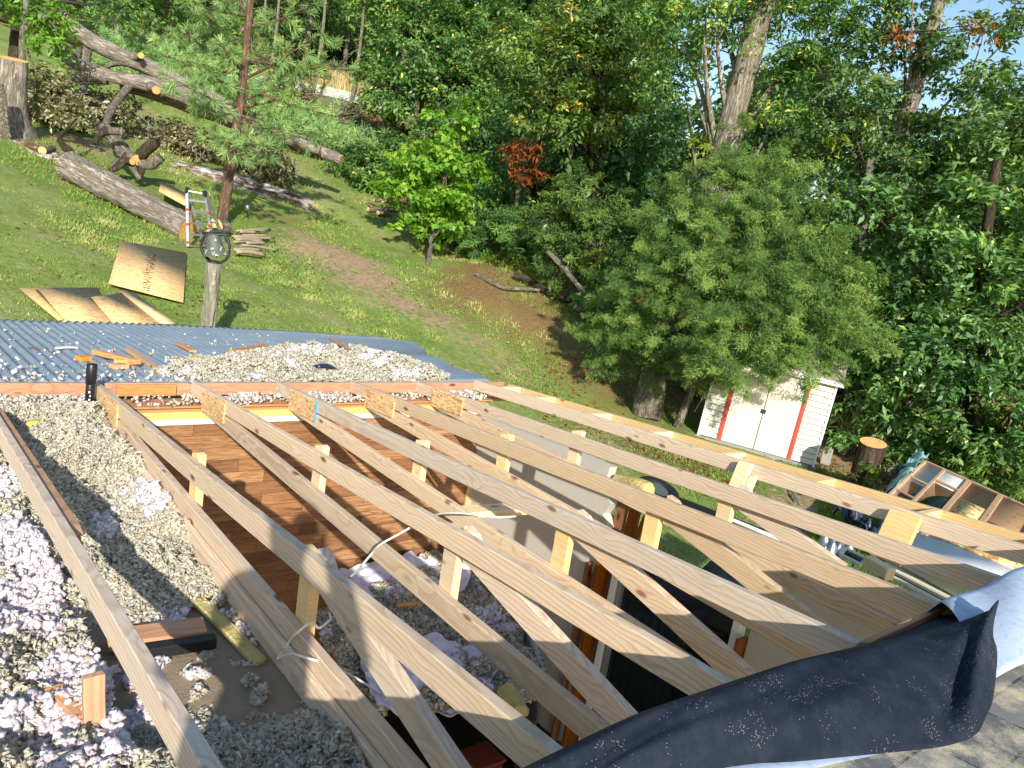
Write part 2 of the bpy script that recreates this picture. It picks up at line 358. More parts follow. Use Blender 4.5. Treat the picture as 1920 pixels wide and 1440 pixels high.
def laminate():
    t = NT('laminate_planks'); sx = t.n('SeparateXYZ'); t.l(t.obj(), sx.inputs[0]); cv = t.n('CombineXYZ'); t.l(sx.outputs[0], cv.inputs[0]); t.l(sx.outputs[2], cv.inputs[1])
    b = t.n('TexBrick'); b.offset = .37; b.inputs['Scale'].default_value = 1.; b.inputs['Mortar Size'].default_value = .0018; b.inputs['Brick Width'].default_value = .52; b.inputs['Row Height'].default_value = .092
    b.inputs['Color1'].default_value = (0, 0, 0, 1); b.inputs['Color2'].default_value = (1, 1, 1, 1); b.inputs['Mortar'].default_value = (.5, .5, .5, 1); t.l(cv.outputs[0], b.inputs['Vector'])
    s = t.n('SeparateColor'); t.l(b.outputs['Color'], s.inputs[0])
    base = t.ramp(s.outputs[0], [(0, rgb(112, 80, 58)), (.3, rgb(166, 120, 84)), (.6, rgb(138, 98, 68)), (1, rgb(184, 140, 100))])
    sh = t.n('CombineXYZ'); t.l(t.math('MULTIPLY', s.outputs[0], 9.), sh.inputs[1]); t.l(t.math('MULTIPLY', s.outputs[0], 3.), sh.inputs[0])
    v = t.vadd(cv.outputs[0], sh.outputs[0])
    g = t.noise(t.map(v, (3, 34, 1)), 1.6, 5, .65, 1.2)
    col = t.mix(t.math('MULTIPLY', t.math('SUBTRACT', g, .42, clamp=True), 3.2, clamp=True), base, rgb(92, 58, 36))
    col = t.mix(t.math('MULTIPLY', b.outputs['Fac'], .8), col, rgb(60, 34, 20))
    return t.done(t.bsdf(col, .35, spec=.45))
M['laminate'] = laminate()
def wallpaper():
    t = NT('grey_wallboard'); o = t.pos(); n = t.noise(t.map(o, (1, 1, .5)), 90, 3, .6); f = t.noise(o, 1.6, 3)
    col = t.mix(n, rgb(186, 180, 168), rgb(206, 202, 190)); col = t.mix(t.math('MULTIPLY', f, .3), col, rgb(164, 156, 142))
    return t.done(t.bsdf(col, .85, spec=.15, nor=t.bump(n, .35, .004)))
M['wall'] = wallpaper()
M['drywall'] = plain('white_drywall_edge', rgb(226, 218, 204), .9, nscale=16, namt=.2, bump=.4)
M['metal'] = (lambda t: t.done(t.bsdf(t.mix(t.math('MULTIPLY', t.math('SUBTRACT', t.noise(t.pos(), 3.5, 5, .7), .45, clamp=True), 2.5, clamp=True), rgb(134, 148, 160), rgb(168, 174, 176)), .5, .15, .5, t.bump(t.noise(t.pos(), 9, 3), .15, .01))))(NT('blue_corrugated_metal'))
M['zinc'] = plain('galvanised', (.35, .38, .42), .35, .8, nscale=4, namt=.1)
M['white'] = plain('white_siding', rgb(216, 211, 194), .55, nscale=3, namt=.06)
M['white2'] = plain('white_trim', rgb(236, 236, 232), .45)
M['cream'] = plain('cream_siding', rgb(226, 220, 200), .5, nscale=4, namt=.05)
M['red'] = plain('faded_red_paint', rgb(186, 78, 66), .6, nscale=22, namt=.12)
M['roof_s'] = plain('weathered_roof', rgb(176, 168, 150), .85, nscale=5, namt=.2)
M['alu'] = plain('aluminium', (.62, .64, .66), .3, .75)
M['redpl'] = plain('red_plastic', rgb(214, 60, 40), .45)
M['black'] = plain('black_plastic', (.012, .012, .014), .35, spec=.5)
M['rubber'] = plain('black_rubber', (.012, .013, .015), .6, nscale=30, namt=.1)
M['tarp'] = plain('dark_blue_tarp', (.018, .028, .055), .4, bump=1., bscale=5)
M['teal'] = plain('pale_teal_tarp', rgb(150, 192, 184), .6, nscale=6, namt=.08, bump=.5, bscale=8)
M['glass'] = plain('dark_glass', (.008, .013, .014), .06, spec=.6)
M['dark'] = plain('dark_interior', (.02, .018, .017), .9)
M['iron'] = plain('weathered_iron', (.045, .05, .045), .6, .5, nscale=14, namt=.15)
M['bellm'] = (lambda t: t.done(t.bsdf(t.mix(t.math('GREATER_THAN', t.noise(t.obj(), 16, 3, .7), .60), rgb(92, 98, 86), rgb(196, 196, 182)), .6, .2)))(NT('lichen_spotted_bell'))
M['post'] = bark('grey_weathered_post', rgb(170, 164, 144), rgb(122, 114, 96), .8, rgb(142, 146, 120))
M['cable'] = plain('white_cable', rgb(232, 228, 214), .45)
M['navy'] = None
def under():
    t = NT('dark_underlayment'); o = t.pos(); n = t.noise(o, 180, 2, .8); big = t.noise(o, 9, 4, .7)
    sp_ = t.n('TexVoronoi'); sp_.inputs['Scale'].default_value = 330; t.l(o, sp_.inputs['Vector'])
    d = t.math('LESS_THAN', sp_.outputs['Distance'], .27); s = t.n('SeparateColor'); t.l(sp_.outputs['Color'], s.inputs[0])
    k = t.math('MULTIPLY', d, t.math('GREATER_THAN', t.math('ADD', s.outputs[0], t.math('MULTIPLY', big, 2.4)), 2.22))
    dusty = t.math('MULTIPLY', t.math('SUBTRACT', t.noise(o, 14, 5, .75), .42, clamp=True), 2.0, clamp=True)
    col = t.mix(dusty, (.006, .010, .022, 1), (.030, .036, .048, 1)); col = t.mix(t.math('MULTIPLY', n, .2), col, (.028, .034, .046, 1)); col = t.mix(t.math('MULTIPLY', k, .85), col, (.55, .50, .40, 1))
    return t.done(t.bsdf(col, .75, spec=.25, nor=t.bump(t.math('ADD', n, t.noise(o, 22, 3)), .25, .004)))
M['under'] = under()
M['under2'] = (lambda t: t.done(t.bsdf(t.mix(t.math('MULTIPLY', t.math('SUBTRACT', t.noise(t.map(t.pos(), (1, 1, 1)), 18, 4, .7), .5, clamp=True), 3., clamp=True), rgb(176, 190, 208), rgb(128, 140, 160)), .5, spec=.4, nor=t.bump(t.noise(t.pos(), 30, 3), .3, .006))))(NT('grey_underlayment_face'))
def shingle():
    t = NT('shingles'); o = t.obj(); b = t.n('TexBrick'); b.offset = .5; b.inputs['Scale'].default_value = 1.; b.inputs['Mortar Size'].default_value = .004; b.inputs['Brick Width'].default_value = .3; b.inputs['Row Height'].default_value = .14
    b.inputs['Color1'].default_value = rgb(120, 120, 118); b.inputs['Color2'].default_value = rgb(164, 160, 150); b.inputs['Mortar'].default_value = rgb(70, 68, 64); t.l(o, b.inputs['Vector'])
    g = t.noise(o, 420, 2, .8); col = t.mix(t.math('MULTIPLY_ADD', g, 1.6, -.45, True), b.outputs['Color'], rgb(88, 88, 88))
    saw = t.math('MULTIPLY', t.math('SUBTRACT', t.math('ADD', t.noise(o, 7, 4, .7), t.math('MULTIPLY', t.noise(o, 260, 2), .3)), .6, clamp=True), 4.5, clamp=True)
    col = t.mix(saw, col, rgb(226, 208, 172))
    return t.done(t.bsdf(col, .9, spec=.2, nor=t.bump(t.math('ADD', g, t.math('MULTIPLY', b.outputs['Fac'], -1.)), .5, .004)))
M['shingle'] = shingle()
M['gravel'] = plain('pale_gravel', rgb(206, 202, 190), .95, nscale=1.5, namt=.15)
M['concrete'] = plain('concrete', rgb(150, 148, 140), .9, nscale=8, namt=.15)
M['stick'] = plain('peeled_branch_bark', rgb(168, 152, 128), .9, spec=.1, nscale=26, namt=.3, bump=.6, bscale=60)
M['ash'] = (lambda t: t.done(t.bsdf(t.ramp(t.noise(t.pos(), 2.2, 5, .7), [(.3, rgb(60, 48, 40)), (.45, rgb(126, 98, 74)), (.58, rgb(206, 198, 188)), (.7, rgb(238, 234, 228))]), .95, spec=.1, nor=t.bump(t.noise(t.pos(), 14, 4, .7), 1., .05))))(NT('ash_pile'))
def ground():
    t = NT('lawn_ground'); o = t.pos(); d = t.n('Attribute', attribute_name='dirt').outputs['Fac']; lit = t.n('Attribute', attribute_name='litter').outputs['Fac']; dry = t.n('Attribute', attribute_name='dry').outputs['Fac']
    n1 = t.noise(o, .55, 4, .6); n2 = t.noise(o, 7, 5, .75); n3 = t.noise(o, 38, 3, .7)
    g = t.ramp(t.math('MULTIPLY_ADD', t.math('SUBTRACT', n2, .5), .9, t.math('MULTIPLY_ADD', n1, .8, .1)), [(.2, (.145, .235, .045)), (.45, (.22, .305, .070)), (.62, (.35, .37, .135)), (.85, (.50, .45, .24))])
    g = t.mix(t.math('MULTIPLY', n3, .4), g, (.08, .11, .022, 1))
    soil = t.ramp(t.math('ADD', t.math('MULTIPLY', n3, .6), t.math('MULTIPLY', n2, .5)), [(.3, rgb(104, 82, 58)), (.5, rgb(160, 134, 104)), (.62, rgb(190, 162, 132)), (.8, rgb(222, 202, 176))])
    le = t.ramp(t.math('ADD', t.math('MULTIPLY', t.noise(o, 26, 3, .8), .7), t.math('MULTIPLY', n2, .35)), [(.3, rgb(52, 42, 28)), (.46, rgb(112, 90, 58)), (.58, rgb(160, 126, 86)), (.7, rgb(96, 98, 46)), (.8, rgb(126, 104, 66))])
    brk = t.math('SUBTRACT', n2, .5)
    md = t.math('MULTIPLY', t.math('SUBTRACT', t.math('MULTIPLY_ADD', brk, 2.2, d), .30, clamp=True), 3., clamp=True)
    ml = t.math('MULTIPLY', t.math('SUBTRACT', t.math('MULTIPLY_ADD', brk, 1.6, lit), .35, clamp=True), 3., clamp=True)
    col = t.mix(md, g, soil); col = t.mix(ml, col, le); col = t.mix(dry, col, rgb(206, 182, 128))
    return t.done(t.bsdf(col, .95, spec=.1, nor=t.bump(t.math('ADD', n2, n3), .7, .05)))
M['ground'] = ground()
# ------------------------------------------------------------------ ground, road, field (the setting)
def build_ground():
    na, nr = 360, 250
    th = np.linspace(-np.pi, np.pi, na, endpoint=False); r = np.r_[0.3, np.geomspace(1.2, 600, nr-1)]
    T, R = np.meshgrid(th, r); X = 1.5+R*np.cos(T); Y = -1+R*np.sin(T)
    q = np.c_[X.ravel(), Y.ravel()]; z = np.concatenate([gz(q[i:i+4000]) for i in range(0, len(q), 4000)])
    rr = np.hypot(q[:, 0], q[:, 1])
    z += .05*np.sin(q[:, 0]*1.7+np.sin(q[:, 1]*1.3))*sstep(6, 14, rr)
    rng = np.random.default_rng(5)
    z += rng.normal(0, .012, len(z))*sstep(4, 9, rr)*sstep(60, 30, rr)
    V = np.c_[q, z]
    i, j = np.meshgrid(np.arange(nr-1), np.arange(na), indexing='ij'); k = (j+1) % na
    Fq = np.c_[(i*na+j).ravel(), (i*na+k).ravel(), ((i+1)*na+k).ravel(), ((i+1)*na+j).ravel()]
    def blob(px, py, a, b, ang=0, amp=1.):
        c = gnd(px, py); dx = q[:, 0]-c[0]; dy = q[:, 1]-c[1]; ca, sa = math.cos(ang), math.sin(ang)
        u = (dx*ca+dy*sa)/a; v = (-dx*sa+dy*ca)/b; return amp*np.exp(-(u*u+v*v))
    # direction helpers: bare strip runs from the tree line down past the shed
    global DBL; DBL = []
    dirt = np.zeros(len(q)); lit = np.zeros(len(q))
    for px, py, a, b, amp in ((600, 470, 1.8, 1.2, .8), (650, 495, 1.8, 1.1, .9), (700, 530, 1.6, .9, .9), (760, 570, 1.4, .8, .8), (830, 600, 1.3, .7, .7), (900, 640, 1.2, .6, .5), (960, 690, 1.5, .9, .5), (930, 720, 1.6, .9, .45),
                              (570, 445, 1.3, .9, .6), (285, 215, 1.5, 3., .5), (370, 255, 1.5, 2.5, .6), (520, 300, 2.5, 2., .6), (150, 270, 1.2, 1., 1.), (90, 250, 1., 1., .9), (110, 285, .9, .7, .8), (1580, 870, 1.6, 1.1, 1.1), (1140, 830, 2.5, 1.2, .5), (1100, 860, 2., 1., .4), (600, 500, 1., .7, .5), (1500, 960, 1.5, 1., .7), (340, 300, 1.5, 1., .4)):
        amp *= 1.02; a *= .9; b *= .85; DBL.append((gnd(px, py), a, b, amp)); dirt = np.maximum(dirt, blob(px, py, a, b, .5, amp))
    for px, py, a, b, amp in ((900, 530, 4, 1.6, .9), (1000, 600, 3, 1.5, .8), (840, 480, 3, 1.3, .8), (1080, 680, 2.6, 1.4, .7), (1150, 740, 2.2, 1.3, .6), (1230, 840, 2.2, 1., .6), (480, 400, 1.5, 1.2, .5), (560, 420, 2, 1., .5), (1290, 860, 2, .8, .7), (960, 560, 4, 2, .7)):
        lit = np.maximum(lit, blob(px, py, a, b, .8, amp))
    # forest floor: everything beyond the tree line
    pts = [gnd(x, y) for x, y in ((700, 330), (770, 420), (830, 480), (960, 500), (1060, 560), (1130, 640), (1200, 740), (1330, 800), (1560, 830), (1700, 880), (1915, 905))]
    def side(px0, px1):
        a, b = px0, px1; nx, ny = -(b[1]-a[1]), b[0]-a[0]; L = math.hypot(nx, ny); return ((q[:, 0]-a[0])*nx+(q[:, 1]-a[1])*ny)/L
    ang = np.arctan2(q[:, 0]-CAM[0], q[:, 1]-CAM[1]); dd = np.hypot(q[:, 0]-CAM[0], q[:, 1]-CAM[1])
    pa = np.array([math.atan2(p[0]-CAM[0], p[1]-CAM[1]) for p in pts]); pd = np.array([dist(p) for p in pts])
    o = np.argsort(pa); lim = np.interp(ang, pa[o], pd[o])
    lit = np.maximum(lit, sstep(-1.5, 2., dd-lim)*(ang > pa.min()-.01)*(ang < 2.2))
    # dry field far up the slope
    c = gnd(690, 165); dry = np.exp(-(((q[:, 0]-c[0])*.72+(q[:, 1]-c[1])*-.69)/14)**2-(((q[:, 0]-c[0])*.69+(q[:, 1]-c[1])*.72-2)/5.)**2)*1.1
    dry = np.clip(dry, 0, 1)*(dd > 45)
    me = mesh_np(V, Fq, 'ground', dict(dirt=dirt, litter=lit, dry=dry))
    o = link('ground', me, M['ground'], smooth=True); tag(o, kind='structure')
build_ground()
# gravel road across the hill
def build_road():
    px = [(470, 150), (560, 165), (600, 172), (640, 181), (690, 196), (760, 215)]
    c = np.array([gnd(*p) for p in px]); V = []; n = 60
    t = np.linspace(0, len(c)-1, n); P = np.c_[np.interp(t, range(len(c)), c[:, 0]), np.interp(t, range(len(c)), c[:, 1])]
    T = np.gradient(P, axis=0); T /= np.linalg.norm(T, axis=1)[:, None]; N = np.c_[-T[:, 1], T[:, 0]]
    for s in (-1.6, -.8, 0, .8, 1.6):
        q = P+N*s; V.append(np.c_[q, gz(q)+.10])
    V = np.array(V); k = 5; Fq = [(a*n+b, a*n+b+1, (a+1)*n+b+1, (a+1)*n+b) for a in range(k-1) for b in range(n-1)]
    tag(link('gravel_road', mesh_np(V.reshape(-1, 3), Fq), M['gravel'], smooth=True), kind='structure')
build_road()

# ------------------------------------------------------------------ house
SLOPE = .0744
house = thing('house', 'opened up house with laminate end wall, grey wallboard side wall and no roof sheathing', 'house', (1.5, -2.4, -2.45))
HP = Vector(house.location)
def part(name, me, mat, loc=(0, 0, 0), rotz=0, parent=house, smooth=False):
    """loc in world; parent without rotation"""
    return link(name, me, mat, parent, Matrix.Translation(Vector(loc)-Vector(parent.location)) @ Matrix.Rotation(rotz, 4, 'Z'), smooth)
def bx(dx, dy, dz, bev=0.002):
    bm = bmesh.new(); add_box(bm, -dx/2, dx/2, -dy/2, dy/2, -dz/2, dz/2, bev); return from_bm(bm)
# far wall: laminate planks on the inside, lumber plate on top
WY = -.25
part('laminate_wall', bx(9.0, .09, 2.2), M['laminate'], (2.95-4.5, WY+.05, -1.32))
part('plaster_strip', bx(9.0, .012, .040), M['drywall'], (2.95-4.5, WY-.003, -.203))
beam('wall_plate', (-7, WY+.035, -.158), (3.0, WY+.035, -.158), .085, .038*1.35, M['foamwood'], house, seg=24, warp=.004)
beam('fascia_board', (-7, .019, -.047), (3.35, .019, -.047), .034, .088, M['oldwood'], house, seg=20, warp=.004)
beam('nailed_scab', (.10, -.012, -.050), (.47, -.012, -.050), .024, .076, M['oldwood'], house, seg=2, warp=0)
part('soffit_board', bx(8.6, .21, .012), M['oldwood'], (-1.0, -.10, -.118))
# side wall with a torn end and a wide door opening
def side_wall():
    X0, X1 = 2.95, 3.03
    prof = [(.0, -2.4), (-1.80, -2.4), (-1.80, -1.0), (-1.86, -.80), (-1.79, -.66), (-1.88, -.60), (-1.80, -.52), (-1.86, -.42), (-1.76, -.36), (-1.78, -.17), (-1.2, -.19), (-.6, -.225), (.0, -.25)]
    bm = bmesh.new(); a = [bm.verts.new((X0, y, z)) for y, z in prof]; b = [bm.verts.new((X1, y, z)) for y, z in prof]
    bm.faces.new(a); bm.faces.new(b[::-1]); n = len(prof)
    for i in range(n): bm.faces.new((a[i], b[i], b[(i+1) % n], a[(i+1) % n]))
    bmesh.ops.recalc_face_normals(bm, faces=bm.faces[:]); bmesh.ops.triangulate(bm, faces=bm.faces[:])
    me = from_bm(bm); part('wallboard', me, M['wall'])
    prof = [(-3.12, -2.4), (-6.5, -2.4), (-6.5, -.12), (-3.6, -.12), (-3.12, -.2)]
    bm = bmesh.new(); a = [bm.verts.new((X0, y, z)) for y, z in prof]; b = [bm.verts.new((X1, y, z)) for y, z in prof]
    bm.faces.new(a); bm.faces.new(b[::-1]); n = len(prof)
    for i in range(n): bm.faces.new((a[i], b[i], b[(i+1) % n], a[(i+1) % n]))
    bmesh.ops.recalc_face_normals(bm, faces=bm.faces[:]); bmesh.ops.triangulate(bm, faces=bm.faces[:])
    part('wallboard', from_bm(bm), M['wall'])
side_wall()
beam('corner_trim', (2.93, -.262, -2.4), (2.93, -.262, -.88), .05, .025, M['foamwood'], house)
for y in (-1.88, -1.99): beam('wall_stud', (2.99, y, -2.4), (2.99+.05, y-.02, -.30 if y > -1.9 else -.42), .038, .085, M['stain'], house, up=(0, 1, 0))
beam('door_jamb', (2.945, -1.90, -2.4), (2.945, -1.90, -.78), .12, .03, M['stain'], house, up=(0, 1, 0))
beam('door_casing', (2.93, -1.79, -2.4), (2.93, -1.79, -.9), .09, .02, M['stain'], house, up=(0, 1, 0))
beam('door_casing', (2.93, -3.09, -2.4), (2.93, -3.09, -.8), .10, .025, M['stain'], house, up=(0, 1, 0))
beam('door_head', (2.99, -3.10, -.235), (2.99, -6.4, -.10), .06, .09, M['stain'], house)
df = thing('sliding_door', 'dark glass sliding door in white metal frame standing in the side wall opening', 'door', (2.99, -2.5, -2.4)); df.parent = house; df.matrix_local = Matrix.Translation(Vector((2.99, -2.5, -2.4))-HP)
for k in ('label', 'category'): del df[k]
def dpart(name, me, mat, loc): return link(name, me, mat, df, Matrix.Translation(Vector(loc)-Vector((2.99, -2.5, -2.4))))
dpart('door_frame', bx(.08, .055, 1.70), M['white2'], (2.99, -2.02, -1.55)); dpart('door_frame', bx(.05, .035, 1.66), M['alu'], (2.98, -2.075, -1.55))
dpart('door_frame', bx(.08, .05, 1.7), M['white2'], (2.99, -3.02, -1.55)); dpart('glass_pane', bx(.012, .92, 1.66), M['glass'], (3.0, -2.55, -1.56)); 
# floor
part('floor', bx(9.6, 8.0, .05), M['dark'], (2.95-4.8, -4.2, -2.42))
# ceiling still under the insulation at the left
part('ceiling_board', bx(6.0, 4.9, .012), M['dust'], (-3.05, -2.72, -.236))
part('ceiling_board', bx(6.9, 2.6, .012), M['dust'], (-3.4, -6.46, -.236))
# wall under truss nearest the pit
beam('ledger', (-.052, -.6, -.165), (-.052, -4.9, -.165), .022, .10, M['pine'], house)

# ------------------------------------------------------------------ trusses
LZ = Matrix.Rotation(-math.pi/2, 4, 'Z')      # local x -> world -y, local y -> world x
def tp(name, prof, t0, t1, mat, parent, z=0):
    return link(name, prism_me(prof, t0, t1), mat, parent, Matrix.Translation((0, 0, z)) @ LZ)
def top_prof(x0, x1): return [(x0, SLOPE*x0), (x1, SLOPE*x1), (x1, SLOPE*x1-.089), (x0, SLOPE*x0-.089)]
def build_truss():
    t = thing('roof_truss', 'new pine roof truss with vent pipe beside its heel, nearest the insulated attic', 'truss', (0, 0, 0), 0, 'new pine roof trusses in a row')
    # slightly segmented chords so that they are not dead straight
    def chord(name, x0, x1, f, th, mat):
        n = 14; xs = np.linspace(x0, x1, n); r = random.Random(len(name)); a = .004
        me = prism_me([(x, f(x)[0]) for x in xs]+[(x, f(x)[1]) for x in xs[::-1]], -.038, 0, 0); o = link(name, me, mat, t, LZ.copy())
        bm = bmesh.new(); bm.from_mesh(me)
        bmesh.ops.bevel(bm, geom=[e for e in bm.edges if len(e.link_faces) == 2 and e.calc_face_angle(0) > .8], offset=.003, segments=1, affect='EDGES'); bm.to_mesh(me); bm.free()
        return o
    chord('top_chord', -.02, 4.9, lambda x: (SLOPE*x+.0025*math.sin(x*2.1), SLOPE*x-.089+.003*math.sin(x*2.3)), .038, M['pine'])
    def bf(x):
        up = min(-.048, SLOPE*x-.0915) if x < .62 else -.048
        return (up, -.137)
    chord('bottom_chord', .235, 4.9, bf, .038, M['pine'])
    tp('web_post', [(1.84, -.137), (1.932, -.137), (1.930, SLOPE*1.93+.022), (1.90, SLOPE*1.9+.028), (1.835, SLOPE*1.84+.012)], .0008, .038, M['pine2'], t)
    tp('web_post', [(3.035, -.137), (3.125, -.137), (3.118, SLOPE*3.12-.02), (3.028, SLOPE*3.03-.01)], .0008, .038, M['pine2'], t)
    tp('web_diagonal', [(3.135, .250), (3.19, .240), (3.245, .194), (4.62, -.094), (4.62, -.137), (4.36, -.137), (3.128, .121)], .0015, .0395, M['pine'], t)
    g = tp('gusset', [(.252, SLOPE*.25-.002), (.68, SLOPE*.68-.004), (.68, -.096), (.275, -.128)], -.050, -.0385, M['osb_gusset'], t)
    tp('gusset', [(.252, SLOPE*.25-.004), (.68, SLOPE*.68-.006), (.68, -.096), (.275, -.128)], .0005, .0125, M['osb_gusset'], t)
    return t
T0 = build_truss(); T0.location = (0, 0, 0)
tl = ['new pine roof truss second from the insulated attic, cable draped over its lower chord', 'new pine roof truss with blue painted edge on its heel plate', 'new pine roof truss fourth from the insulated attic, with dark knots along its top chord', 'new pine roof truss nearest the open side wall']
for i in range(4):
    c = dup(T0); c.location = ((i+1)*.61, 0, random.Random(i).uniform(-.003, .003)); c['label'] = tl[i]
    if i == 1:
        bl = link('painted_edge', prism_me([(.680, .046), (.683, .046), (.683, -.098), (.680, -.098)], -.051, -.038, 0), plain('blue_paint', rgb(50, 150, 220), .6), c, LZ.copy())
# the rafter over the attic, beside the camera
ra = thing('rafter', 'single new pine rafter crossing the insulation, nearest the camera', 'rafter', (-.61, -2.4, 0))
def A(x): return SLOPE*x-.055
me = prism_me([(x, A(x)) for x in np.linspace(-.02, 5.1, 14)]+[(x, A(x)-.089) for x in np.linspace(5.1, -.02, 14)], -.038, 0, .0)
bm = bmesh.new(); bm.from_mesh(me); bmesh.ops.bevel(bm, geom=[e for e in bm.edges if e.calc_face_angle(0) > .8], offset=.003, segments=1, affect='EDGES'); bm.to_mesh(me); bm.free()
link('rafter_board', me, M['pine'], ra, Matrix.Translation((.006, 2.4, 0)) @ LZ)
me = prism_me([(.4, A(.4)-.018), (2.42, A(2.42)-.012), (2.50, A(2.5)-.030), (2.44, A(2.5)-.055), (2.48, A(2.5)-.085), (.4, A(.4)-.08)], .0015, .038, .002)
ob = link('sistered_board', me, M['oldwood'], ra, Matrix.Translation((.006, 2.4, 0)) @ LZ); tag(ob, 'old orange board nailed alongside with a broken end')
# overhang ladder on the right
lad = thing('overhang_frame', 'ladder of two new rafters and short blocks overhanging the side wall', 'roof frame', (3.25, -2.4, 0))
def rafter_part(X0, X1, dz, parent, x0=-.02, x1=5.0, mat='pine', name='rafter'):
    me = prism_me([(x, SLOPE*x+dz) for x in np.linspace(x0, x1, 14)]+[(x, SLOPE*x+dz-.089) for x in np.linspace(x1, x0, 14)], 0, X1-X0, 0)
    bm = bmesh.new(); bm.from_mesh(me); bmesh.ops.bevel(bm, geom=[e for e in bm.edges if e.calc_face_angle(0) > .8], offset=.003, segments=1, affect='EDGES'); bm.to_mesh(me); bm.free()
    P = Vector(parent.location); return link(name, me, M[mat], parent, Matrix.Translation(Vector((X0, 0, 0))-P) @ LZ)
rafter_part(3.012, 3.05, .012, lad); rafter_part(3.412, 3.45, -.028, lad, mat='pine2')
for y in (-.16, -.62, -1.28, -1.90, -2.52, -3.16, -3.78):
    z = SLOPE*-y-.012; beam('lookout_block', (3.0505, y, z-.045), (3.4115, y, z-.053), .038, .085, M['pine2'], lad, seg=2, warp=0)
def slant(name, y0, y1, zt, zb, dx, mat, th=.038):
    me = prism_me([(-y0, zt), (-y1, zt+.012), (-y1, zb), (-y0, zb)], 0, th, .003)
    P = Vector(lad.location); Mx = Matrix.Translation(Vector((2.972, 0, 0))-P) @ Matrix.Translation((0, 0, zt)) @ Matrix.Rotation(dx, 4, 'Y') @ Matrix.Translation((0, 0, -zt)) @ LZ
    return link(name, me, M[mat], lad, Mx)
slant('stub_post', -2.765, -2.855, .222, -.02, .30, 'pine2'); slant('stub_post', -3.70, -3.86, .285, .02, .42, 'pine2')
slant('stub_post', -2.86, -2.90, .16, -.05, .30, 'pine2')
# cut lumber offcut between two chords
o = beam('lumber_offcut', (1.19, -2.27, -.115), (1.79, -2.36, -.115), .10, .036, M['pine2'], seg=3, warp=0, up=(0, 0, 1)); tag(o, 'short pine offcut laid flat between two truss lower chords', 'offcut')

# ------------------------------------------------------------------ shingled roof we stand on, with the sheet rolled back
def existing_roof():
    t = thing('shingle_roof', 'weathered grey shingle roof strewn with sawdust at the camera', 'roof', (0, -6.5, .4))
    P = Vector(t.location); RZ = .345
    bm = bmesh.new(); add_box(bm, -6.2, 3.5, -5.0, 0, -.012, 0, 0); me = from_bm(bm)
    S_ = math.atan(SLOPE)
    # shingle surface: starts at y=-4.62
    link('shingles', me, M['shingle'], t, Matrix.Translation(Vector((0, -4.66, RZ+.03))-P) @ Matrix.Rotation(-S_, 4, 'X'))
    bm = bmesh.new(); add_box(bm, -6.2, 3.47, -5.0, 0, -.014, 0, 0)
    link('roof_sheathing', from_bm(bm), M['osb'], t, Matrix.Translation(Vector((0, -4.50, RZ+.006))-P) @ Matrix.Rotation(-S_, 4, 'X'))
    return t
roof_o = existing_roof()
tag(beam('roof_edge_board', (.6, -4.478, .338), (3.4, -4.478, .338), .02, .11, M['oldwood'], roof_o, seg=6))
def surf(name, rows, mat, th=.003, parent=None, cut=None):
    R = np.array(rows, float); a, b = R.shape[:2]
    Fq = [(i*b+j, i*b+j+1, (i+1)*b+j+1, (i+1)*b+j) for i in range(a-1) for j in range(b-1)]
    me = mesh_np(R.reshape(-1, 3), Fq); o = link(name, me, mat, parent, smooth=True)
    if th:
        md = o.modifiers.new('thickness', 'SOLIDIFY'); md.thickness = th; md.offset = 0
    return o
def pinterp(P, n):
    P = np.array(P, float); d = np.r_[0, np.cumsum(np.linalg.norm(np.diff(P, axis=0), axis=1))]; t = np.linspace(0, d[-1], n)
    out = np.c_[[np.interp(t, d, P[:, k]) for k in range(P.shape[1])]].T
    for _ in range(3): out[1:-1] = (out[:-2]+2*out[1:-1]+out[2:])/4
    return out
